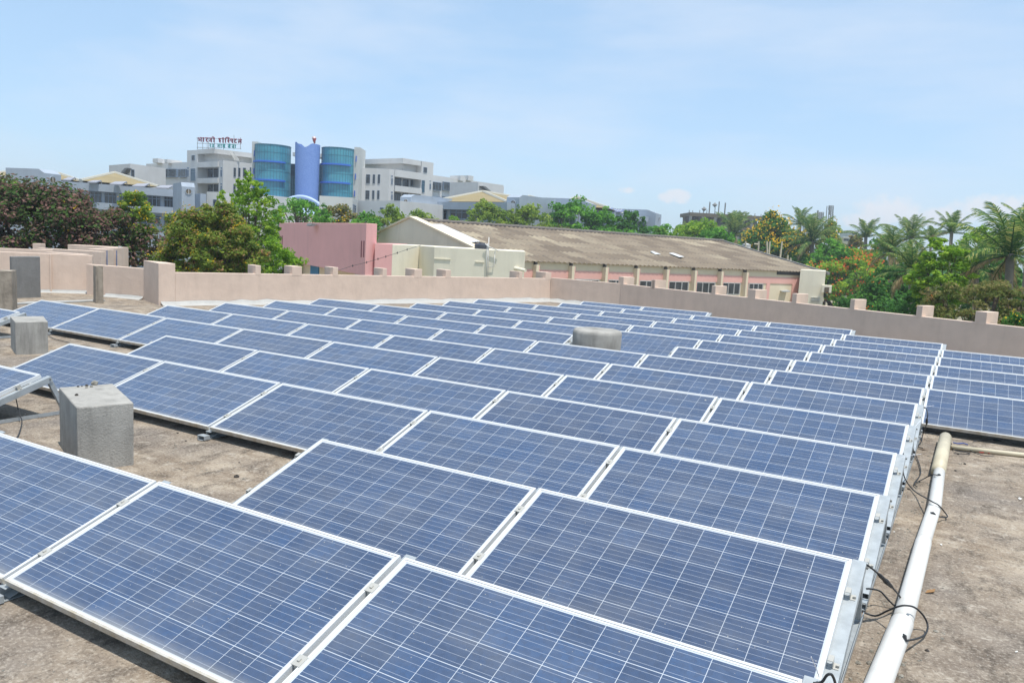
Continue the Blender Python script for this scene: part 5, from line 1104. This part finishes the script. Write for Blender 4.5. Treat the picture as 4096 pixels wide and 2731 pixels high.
for k, (x0, y0, x1, y1, D, mat, lab) in enumerate(((300, 512, 395, 600, 250, 'hospital_concrete', 'grey rooftop block far off behind the left palm'), (745, 570, 822, 640, 300, 'pale_wall', 'small pale rooftop block far off between palms'), (200, 585, 300, 660, 240, 'beige_wall', 'cream far building half hidden by a yellowish tree'))):
    a, b = at(*zF(x0, y0), D), at(*zF(x1, y0), D); o = MB().slab(a, b, GZ, a.z, 8).build('far_building', mat); tag(o, lab, 'building'); s = MB(); fbox(s, (a, b), *zF(x0 - 6, y0 - 4), *zF(x1 + 6, y0 + 10), .8, 9); s.build('roof_slab', 'hospital_concrete', o); window(o, (a, b), *zF(x0 + 20, y0 + 18), *zF(x1 - 20, y0 + 45), 2)
# ------------------------------------------------------------------ trees and palms
def leaf_mat(name, stops, trans=.35, rough=.55):
    m = MT(name); at_ = m.n('ShaderNodeAttribute', attribute_name='tone')
    col = m.ramp(at_.outputs['Fac'], *[(p, c if len(c) == 4 else tuple(c) + (1,)) for p, c in stops])
    m.out(col, rough, .08)
    tr = m.n('ShaderNodeBsdfTranslucent'); m.L(col, tr.inputs['Color'])
    mx_ = m.n('ShaderNodeMixShader'); mx_.inputs[0].default_value = min(.6, trans + .14)
    o_ = m.t.nodes['Material Output']; m.L(m.b.outputs[0], mx_.inputs[1]); m.L(tr.outputs[0], mx_.inputs[2]); m.L(mx_.outputs[0], o_.inputs['Surface'])
    return m.m
leaf_mat('leaf_purple', [(0, (0.041, 0.081, 0.022)), (.40, (0.074, 0.149, 0.032)), (.52, (0.149, 0.108, 0.074)), (.75, (0.250, 0.135, 0.115)), (1, (0.351, 0.203, 0.169))], .25)
leaf_mat('leaf_yellowish', [(0, (0.095, 0.168, 0.034)), (.5, (0.213, 0.302, 0.050)), (.68, (0.336, 0.370, 0.067)), (.80, (0.381, 0.224, 0.112)), (1, (0.493, 0.291, 0.168))], .35)
leaf_mat('leaf_bright', [(0, (0.089, 0.202, 0.023)), (.5, (0.235, 0.419, 0.037)), (1, (0.504, 0.638, 0.075))], .4)
leaf_mat('leaf_olive', [(0, (0.103, 0.198, 0.033)), (.5, (0.238, 0.356, 0.055)), (1, (0.454, 0.535, 0.091))], .4)
leaf_mat('leaf_green', [(0, (0.058, 0.175, 0.027)), (.5, (0.116, 0.329, 0.039)), (1, (0.280, 0.557, 0.069))], .35)
leaf_mat('leaf_dark', [(0, (0.033, 0.108, 0.025)), (.5, (0.072, 0.203, 0.038)), (1, (0.143, 0.335, 0.052))], .3)
leaf_mat('leaf_brownish', [(0, (0.069, 0.103, 0.031)), (.45, (0.155, 0.190, 0.048)), (.75, (0.276, 0.241, 0.086)), (1, (0.380, 0.276, 0.138))], .3)
leaf_mat('leaf_palm', [(0, (0.045, 0.123, 0.036)), (.5, (0.123, 0.225, 0.059)), (.8, (0.292, 0.360, 0.098)), (1, (0.539, 0.494, 0.176))], .25, .4)
leaf_mat('leaf_palm_dry', [(0, (0.144, 0.120, 0.054)), (1, (0.384, 0.288, 0.156))], .2)
leaf_mat('flower_yellow', [(0, (.62, .34, .01)), (1, (.85, .60, .03))], .3)
leaf_mat('flower_red', [(0, (.70, .10, .02)), (1, (.90, .24, .06))], .3)
plaster('bark', (.12, .09, .065, 1), .25, 2, 0)
plaster('palm_bark', (.22, .19, .15, 1), .2, 3, 0)
PXD = FPX * 1024 / 2352
def leaf_obj(name, P, nrm, size, tone, mat, parent, rng, aspect=1.7):
    """one mesh of leaf shaped quads at points P"""
    n = len(P)
    a = rng.normal(size=(n, 3)); a -= (a * nrm).sum(1, keepdims=True) * nrm; a /= np.linalg.norm(a, axis=1, keepdims=True) + 1e-9
    b = np.cross(nrm, a); s = (size * rng.uniform(.6, 1.35, n))[:, None]
    v = np.empty((n, 4, 3)); v[:, 0] = P - a * s * aspect * .5; v[:, 1] = P + b * s * .5 + a * s * .1; v[:, 2] = P + a * s * aspect * .5; v[:, 3] = P - b * s * .5 + a * s * .1
    me = bpy.data.meshes.new(name); me.vertices.add(n * 4); me.loops.add(n * 4); me.polygons.add(n)
    me.vertices.foreach_set('co', v.reshape(-1).astype(np.float32)); me.loops.foreach_set('vertex_index', np.arange(n * 4, dtype=np.int32))
    me.polygons.foreach_set('loop_start', np.arange(0, n * 4, 4, dtype=np.int32))
    me.update(calc_edges=True)
    at_ = me.attributes.new('tone', 'FLOAT', 'FACE'); at_.data.foreach_set('value', np.clip(tone, 0, 1).astype(np.float32))
    me.materials.append(MATS[mat]); o = bpy.data.objects.new(name, me); COL.objects.link(o)
    if parent is not None: place(o, parent)
    return o
TREE_N = [100]
def tree(box, D, label, mat='leaf_green', clump=.22, dens=1.0, leaf=2.0, flowers=None, fl_n=0, fl_top=0.0, gap=.0, flat=.62, name='leafy_tree', depth=.85, trunk_px=None, shape=1.0, base_v=None, up=.5, limbs=10, group=None, tonemix=.55, fl_size=1.0, fill=1.0):
    u0, v0, u1, v1 = box; TREE_N[0] += 1; rng = np.random.default_rng(TREE_N[0])
    um, vm = (u0 + u1) / 2, (v0 + v1) / 2
    c = at(um, vm, D); rx = (u1 - u0) / 2 / FPX * D; rz = (v1 - v0) / 2 / FPX * D; ry = rx * depth
    root = thing(name, (c.x, c.y, GZ), label, 'tree', group); bpy.context.view_layer.update()
    cr = clump * min(rx, rz * 1.4)                                           # clump radius
    ncl = int(max(14, 4.6 * fill * (rx * ry * rz) ** (2 / 3) / cr ** 2 * (1 - gap)))
    d = rng.normal(size=(ncl, 3)); d /= np.linalg.norm(d, axis=1, keepdims=True)
    d[:, 2] = np.where(d[:, 2] < -.9, -d[:, 2], d[:, 2])
    rad = rng.uniform(.50, 1.0, ncl) ** .6
    lump = 1 + .16 * np.sin(d[:, 0] * 5 + TREE_N[0]) * np.cos(d[:, 1] * 4 + d[:, 2] * 3)
    ctr = d * (rad * lump)[:, None] * .92
    X = np.array([RGT.x, RGT.y, 0]); Y = np.array([FWD.x, FWD.y, 0]); Z = np.array([0, 0, 1.0]); C0 = np.array(c)
    W = lambda q: C0 + q[:, :1] * rx * X + q[:, 1:2] * ry * Y + (q[:, 2:3] * rz) * Z
    cw = W(ctr)
    area = 4 * rx * rz / D ** 2 * PXD ** 2                                   # crown in picture pixels
    lf = leaf / PXD * D; nl = int(min(70000, max(700, area * 4.6 / (leaf * leaf * .7) * dens)))
    per = max(8, nl // ncl); idx = np.repeat(np.arange(ncl), per)
    n = len(idx); q = rng.normal(size=(n, 3)); q /= np.linalg.norm(q, axis=1, keepdims=True); r = rng.uniform(.35, 1, n) ** .5
    csz = rng.uniform(.6, 1.25, ncl) * cr
    P = cw[idx] + q * (r * csz[idx])[:, None] * np.array([1, 1, flat])
    P[:, 2] -= .12 * csz[idx] * (q[:, 0] ** 2 + q[:, 1] ** 2)
    nr = q * .6 + rng.normal(size=(n, 3)) * .55 + np.array([0, 0, up]); nr /= np.linalg.norm(nr, axis=1, keepdims=True)
    tone = rng.uniform(0, 1, ncl)[idx] * tonemix + rng.uniform(0, 1, n) * (1 - tonemix)
    leaf_obj('crown', P, nr, lf, tone, mat, root, rng)
    if flowers:
        w_ = np.where(ctr[:, 2] > -.2 + fl_top, 1.0, .12) * (ctr[:, 1] < .5); w_ = w_ / w_.sum()
        k = rng.choice(ncl, size=fl_n, p=w_); fq = rng.normal(size=(fl_n, 3)); fq[:, 2] = np.abs(fq[:, 2]); fq[:, 1] = -np.abs(fq[:, 1]) * .8; fq /= np.linalg.norm(fq, axis=1, keepdims=True)
        fqw = fq[:, :1] * X + fq[:, 1:2] * Y + fq[:, 2:3] * Z
        base = cw[k] + fqw * (csz[k] * 1.02)[:, None] * np.array([1, 1, flat + .1])
        m_ = 6; P = np.repeat(base, m_, 0) + rng.normal(size=(fl_n * m_, 3)) * lf * 1.0 * fl_size
        nn_ = rng.normal(size=(len(P), 3)) * .6 + np.array([-Y[0] * .5, -Y[1] * .5, .8]); nn_ /= np.linalg.norm(nn_, axis=1, keepdims=True)
        leaf_obj('blossom', P, nn_, lf * .72 * max(fl_size, .85), rng.uniform(0, 1, len(P)), flowers, root, rng, 1.2)
    # trunk and limbs reaching into the crown
    tb = MB(); th = max(.10, rx * .055); fork = Vector((c.x, c.y, c.z - rz * .75))
    if fork.z < GZ + 1: fork.z = GZ + 1
    tb.tube([(c.x, c.y, GZ - .2), (c.x + th * .4, c.y, (GZ + fork.z) / 2), tuple(fork)], [th * 1.3, th * 1.05, th * .9], 8)
    for k in rng.choice(ncl, size=min(limbs, ncl), replace=False):
        e = Vector(cw[k]); mid = fork.lerp(e, .5) + Vector((0, 0, -.10 * (e - fork).length * (.5 if e.z > fork.z else -.5)))
        tb.tube([tuple(fork), tuple(mid), tuple(e)], [th * .55, th * .32, th * .10], 6)
        for _ in range(2):
            e2 = mid.lerp(e, .6) + Vector(rng.normal(size=3)) * cr * .7; tb.tube([tuple(mid.lerp(e, .3)), tuple(e2)], [th * .2, th * .06], 5)
    tb.build('trunk', 'bark', root, smooth=True, recalc=False)
    return root
# left side
tree((-170, 408, 352, 740), 36, 'big dark tree flecked with purple brown seed pods at the left edge', 'leaf_purple', .20, 2.2, 2.4, 'flower_yellow', 22, .2, name='flowering_tree', limbs=14, tonemix=.35, fl_size=.6, fill=2.2, depth=.6, up=.9)
tree((-60, 412, 95, 500), 60, 'light green tree showing over the purple tree at the far left', 'leaf_bright', .22, 1.0, 1.8, fill=1.35)
tree((262, 436, 352, 590), 37.5, 'small tree with yellow blossom at the right edge of the purple tree', 'leaf_olive', .24, .9, 2.0, 'flower_yellow', 45, 0, name='flowering_tree', limbs=8)
tree((345, 468, 610, 720), 33, 'bushy tree with yellow blossom and rusty pods, right of the purple tree', 'leaf_yellowish', .16, 1.8, 1.8, 'flower_yellow', 170, -.3, name='flowering_tree', limbs=14, tonemix=.4, fl_size=.7, fill=2.2, depth=.7)
tree((425, 505, 570, 730), 43, 'olive tree filling in behind the rusty pod tree', 'leaf_olive', .2, 1.3, 2.1, fill=1.8)
tree((500, 403, 650, 640), 46, 'tall airy bright green tree in front of the left glass tower', 'leaf_bright', .12, .75, 1.8, gap=.35, limbs=30, shape=.8, up=.4, fill=1.35)
tree((560, 545, 700, 720), 40, 'mid green tree filling the gap left of the pink wall', 'leaf_bright', .2, 1.1, 2.1, fill=1.35)
tree((616, 452, 764, 570), 84, 'spreading green tree with bare twigs over the pink wall, left one', 'leaf_green', .17, .6, 1.8, gap=.3, limbs=22, fill=1.5)
tree((712, 467, 832, 570), 88, 'rusty tree with yellow blossom over the middle of the pink wall', 'leaf_brownish', .2, .8, 1.8, 'flower_yellow', 40, 0, name='flowering_tree', limbs=14, fill=1.5)
tree((800, 485, 874, 565), 86, 'small dark green tree over the right end of the pink wall', 'leaf_green', .26, .9, 1.8, fill=1.5)
tree((849, 469, 941, 605), 104, 'olive green tree left of the grey gable peak', 'leaf_olive', .20, .9, 1.8, fill=1.5)
tree((914, 483, 1018, 585), 108, 'low olive green tree right behind the grey gable peak', 'leaf_olive', .22, .9, 1.8, fill=1.5)
tree((1001, 497, 1092, 585), 112, 'low bright green bush behind the hall ridge near the gable', 'leaf_bright', .25, 1.0, 1.8, name='shrub', fill=1.5)
tree((1062, 459, 1182, 615), 114, 'feathery olive tree behind the hall ridge, left of its paler twin', 'leaf_olive', .17, .95, 1.8, limbs=16, fill=1.5)
tree((1150, 465, 1278, 615), 116, 'wide feathery olive tree behind the hall ridge, right of its twin', 'leaf_olive', .17, .95, 1.8, limbs=16, fill=1.5)
tree((1240, 452, 1387, 625), 120, 'tall leafy green tree with layered boughs behind the hall ridge', 'leaf_green', .20, .85, 2.0, gap=.2, limbs=18, fill=1.5)
tree((1349, 479, 1421, 625), 119, 'narrow leafy green tree left of the annex roof edge', 'leaf_green', .25, 1.0, 2.0, fill=1.5)
tree((1390, 483, 1493, 635), 121, 'round dark leafy tree below the pale annex roof edge', 'leaf_dark', .2, 1.0, 2.0, fill=1.5)
tree((1225, 521, 1361, 615), 112, 'reddish brown shrub along the hall ridge', 'leaf_brownish', .25, 1.0, 1.8, name='shrub', fill=1.5)
tree((1317, 527, 1538, 625), 114, 'green shrub mass just above the hall ridge', 'leaf_green', .2, 1.0, 1.9, name='shrub', fill=1.5)
tree((1463, 512, 1552, 645), 124, 'leafy tree under the rightmost stair tower', 'leaf_green', .22, 1.0, 2.0, fill=1.5)
tree((1497, 500, 1677, 665), 122, 'wide fresh green tree before the unfinished building', 'leaf_bright', .17, 1.1, 2.0, limbs=12, fill=1.5)
tree((1546, 527, 1714, 665), 117, 'darker green tree low behind the hall roof, beside the palm frond', 'leaf_green', .2, 1.0, 2.0, fill=1.5)
# right side
tree((1684, 494, 1862, 720), 128, 'dark round tree covered in golden yellow blossom behind the water tank', 'leaf_dark', .20, 1.6, 2.1, 'flower_yellow', 620, -.35, name='flowering_tree', flat=.7, fl_size=1.1, fill=2.2, limbs=6)
tree((1868, 504, 1938, 700), 150, 'tall yellow green tree below the telecom masts', 'leaf_olive', .2, 1.0, 2.0, 'flower_yellow', 26, .2, name='flowering_tree', fill=1.35)
tree((1795, 575, 1888, 725), 118, 'pale green tree right of the pink horizontal tank', 'leaf_green', .22, 1.0, 2.0, fill=1.5)
tree((1930, 530, 1990, 680), 140, 'brownish yellow tree between the first palms on the right', 'leaf_brownish', .22, 1.0, 2.0, 'flower_yellow', 20, 0, name='flowering_tree', fill=1.35)
tree((1993, 527, 2057, 705), 120, 'mid green domed tree behind the palms', 'leaf_green', .24, 1.1, 2.0, fill=1.5)
tree((1812, 572, 2080, 800), 103, 'flame tree with scarlet blossom and bare branches beside the white block', 'leaf_bright', .14, .95, 2.0, 'flower_red', 230, .25, gap=.05, name='flowering_tree', limbs=34, flat=.4, fl_size=1.1, fill=1.35)
tree((1905, 650, 2090, 830), 60, 'dark green undergrowth tree under the flame tree', 'leaf_dark', .2, .9, 2.2, 'flower_red', 10, 0, limbs=16, fill=1.35)
tree((2184, 521, 2330, 665), 84, 'flat topped fresh green tree behind the tallest palm', 'leaf_bright', .16, .9, 2.0, flat=.4, fill=1.5)
tree((2092, 548, 2240, 720), 42, 'lush lime green tree with tiered foliage among the palms', 'leaf_bright', .20, 1.4, 2.1, flat=.45, gap=.1, up=1.0, fill=1.35)
tree((2030, 665, 2200, 850), 44, 'deep green tree in shade below the lime green one', 'leaf_dark', .2, 1.0, 2.2, fill=1.35)
tree((2120, 636, 2400, 830), 31, 'feathery brownish green tree above the right parapet', 'leaf_brownish', .14, .85, 1.9, 'flower_red', 6, 0, gap=.1, limbs=34, flat=.4, fill=1.35)
tree((2300, 700, 2460, 860), 27, 'dark tree with orange yellow blossom at the right edge above the parapet', 'leaf_dark', .2, 1.0, 2.2, 'flower_yellow', 26, -.4, name='flowering_tree', fill=1.35)
tree((1980, 600, 2120, 760), 62, 'shaded green tree behind the drooping palm fronds', 'leaf_dark', .2, 1.0, 2.1, fill=1.35)
tree((2200, 600, 2400, 760), 60, 'shaded green tree behind the big right palm', 'leaf_dark', .2, 1.0, 2.1, fill=1.35)
tree((1856, 548, 1966, 690), 112, 'full mid green tree below the masts, right of the golden tree', 'leaf_green', .2, 1.2, 2.0, fill=1.6)
tree((1944, 566, 2030, 690), 118, 'rounded green tree in front of the upright palm', 'leaf_olive', .22, 1.2, 2.0, fill=1.5)
tree((2046, 572, 2128, 690), 74, 'mid green tree below the arching palms', 'leaf_green', .22, 1.2, 2.0, fill=1.5)
# palms
def palm_meshes(seed, nf, spread, dry):
    rng = random.Random(seed); P = []; stems = MB(); dryv = []
    for k in range(nf):
        az = k * 2.39996 + rng.uniform(-.25, .25); t0 = (k + .5) / nf
        el = math.radians(86 - spread * t0 ** 1.25 + rng.uniform(-6, 6)); L_ = 3.4 * rng.uniform(.85, 1.08) * (.8 + .2 * min(1, t0 * 3))
        pts = [Vector((0, 0, 0))]; e = el
        for s in range(12):
            e = max(-1.45, e - (.010 + .0125 * s * (.55 + .75 * t0))); pts.append(pts[-1] + Vector((math.cos(e) * math.cos(az), math.cos(e) * math.sin(az), math.sin(e))) * L_ / 12)
        stems.tube(pts, [.05 - .0038 * q for q in range(13)], 5)
        isdry = t0 > 1 - dry
        for s in range(2, 46):
            f = s / 46 * 12; i = min(11, int(f)); p = pts[i].lerp(pts[i + 1], f - i); dv = (pts[i + 1] - pts[i]).normalized(); side = dv.cross(Vector((0, 0, 1)))
            side = side.normalized() if side.length > .05 else Vector((math.sin(az), -math.cos(az), 0)); ln = .78 * math.sin(PI * (.10 + .82 * s / 46)) ** .8 * rng.uniform(.85, 1.1)
            for sg_ in (-1, 1):
                out = (side * sg_ * .62 + dv * .75 + Vector((0, 0, -.10 - (.5 if isdry else .25) * rng.random()))).normalized()
                q1 = p + out * ln * .55; q2 = q1 + (out + Vector((0, 0, -.75 if t0 > .3 else -.35))).normalized() * ln * .5; w_ = dv * .030
                (dryv if isdry else P).append((p - w_, p + w_, q1 + w_, q1 - w_)); (dryv if isdry else P).append((q1 - w_, q1 + w_, q2, q2))
    return P, dryv, stems, rng
def strip_mesh(quads, mat, name, rng):
    me = bpy.data.meshes.new(name); v = []; f = []
    for q in quads:
        i = len(v); n = 4 if (q[2] - q[3]).length > 1e-6 else 3; v += [tuple(p) for p in q[:n]]; f.append(tuple(range(i, i + n)))
    me.from_pydata(v, [], f); a = me.attributes.new('tone', 'FLOAT', 'FACE'); a.data.foreach_set('value', [rng.random() ** 1.4 for _ in f]); me.materials.append(MATS[mat]); return me
PALMS = []
for sd_, nf, dr_, dry in ((3, 14, 88, .10), (9, 12, 70, .0), (14, 20, 118, .2)):
    P, dv_, st_, rg = palm_meshes(sd_, nf, dr_, dry); so_ = st_.build('frond_stems', 'leaf_palm', None, recalc=False); sm_ = so_.data; bpy.data.objects.remove(so_)
    PALMS.append((strip_mesh(P, 'leaf_palm', 'fronds', rg), strip_mesh(dv_, 'leaf_palm_dry', 'dry_fronds', rg) if dv_ else None, sm_))
def palm(u, v, D, R_, kind, rot, label):
    c = at(u, v, D); R_ *= 1.0; root = thing('palm_tree', (c.x, c.y, GZ), label, 'palm', 'palms on the right'); bpy.context.view_layer.update(); s = R_ / 3.0
    M_ = Matrix.Translation(c) @ Matrix.Rotation(rot, 4, 'Z') @ Matrix.Scale(s, 4)
    for nm, me in (('fronds', PALMS[kind][0]), ('dry_fronds', PALMS[kind][1]), ('frond_stems', PALMS[kind][2])):
        if me is None: continue
        o = bpy.data.objects.new(nm, me); COL.objects.link(o); o.parent = root; o.matrix_parent_inverse = Matrix.Translation(root.location).inverted(); o.matrix_basis = M_
    MB().tube([(c.x, c.y, GZ - .2), (c.x + .3 * s, c.y, (GZ + c.z) / 2), (c.x, c.y, c.z + .1)], [.24 * s, .17 * s, .2 * s], 10).build('trunk', 'palm_bark', root, smooth=True)
palm(*zE(1020, 440), 150, 3.20, 1, .4, 'dark palm just left of the golden blossom tree')
palm(*zE(985, 560), 136, 4.81, 2, 2.1, 'palm with a drooping dry frond left of the golden blossom tree')
palm(*zE(1765, 440), 150, 4.02, 0, 1.2, 'palm behind the right side of the golden blossom tree')
palm(*zE(1905, 640), 118, 4.75, 2, 2.6, 'palm with hanging fronds right of the golden blossom tree')
palm(*zF(480, 590), 128, 3.91, 1, .9, 'upright palm beside the domed green tree')
palm(*zF(1010, 600), 118, 4.17, 2, .2, 'palm with arching tips behind the flame tree')
palm(*zF(1250, 620), 96, 2.23, 1, 1.9, 'shorter dark palm left of the tallest distant pair')
palm(*zF(1490, 530), 88, 2.79, 0, 2.8, 'tall palm above the lime green tree')
palm(*zF(1020, 990), 50, 2.29, 2, 1.2, 'low palm with yellowing fronds left of the lime green tree')
palm(*zF(2180, 800), 42, 3.28, 2, .6, 'largest palm with drooping fronds near the right edge')
palm(*zF(2400, 560), 48, 2.34, 0, 2.2, 'dark tall palm cut by the right edge of the picture')
palm(*zF(1790, 960), 47, 2.15, 2, 3.0, 'palm with dry hanging fronds right of the lime green tree')
palm(*zF(780, 760), 72, 2.81, 2, 4.0, 'palm with pale arching fronds just above the flame tree')
# far tree belt on the horizon
rng = np.random.default_rng(77); n = 26000
uu = rng.uniform(-500, 2900, n); DD = rng.uniform(190, 420, n); hh = GZ + 9 * rng.random(n) ** .7 * (1 + .35 * np.sin(uu / 37.0) + .2 * np.sin(uu / 11.0))
Pq_ = np.array([np.array(CAM_POS + FWD * d + RGT * ((u - 1176) / FPX * d)) for u, d in zip(uu, DD)]); Pq_[:, 2] = hh
nr = rng.normal(size=(n, 3)) + np.array([0, 0, .8]); nr /= np.linalg.norm(nr, axis=1, keepdims=True)
o = leaf_obj('distant_trees', Pq_, nr, 1.6, rng.uniform(0, 1, n) * .5 + .25 + .25 * np.sin(uu / 23.0), 'leaf_green', None, rng)
tag(o, 'belt of distant green trees along the horizon', 'trees', None, 'stuff')

# ------------------------------------------------------------------ air
hm = bpy.data.materials.new('haze'); hm.use_nodes = True; ht = hm.node_tree; ht.nodes.clear()
pv = ht.nodes.new('ShaderNodeVolumePrincipled'); pv.inputs['Color'].default_value = (.86, .93, 1, 1); pv.inputs['Density'].default_value = .0006; pv.inputs['Anisotropy'].default_value = .2
ho = ht.nodes.new('ShaderNodeOutputMaterial'); ht.links.new(pv.outputs[0], ho.inputs['Volume'])
hz_ = MB().box(-900, -700, GZ - 3.2, 900, 1000, 45).build('haze', hm); hz_['kind'] = 'stuff'; hz_['label'] = 'thin pale midday haze over the whole place'; hz_['category'] = 'haze'
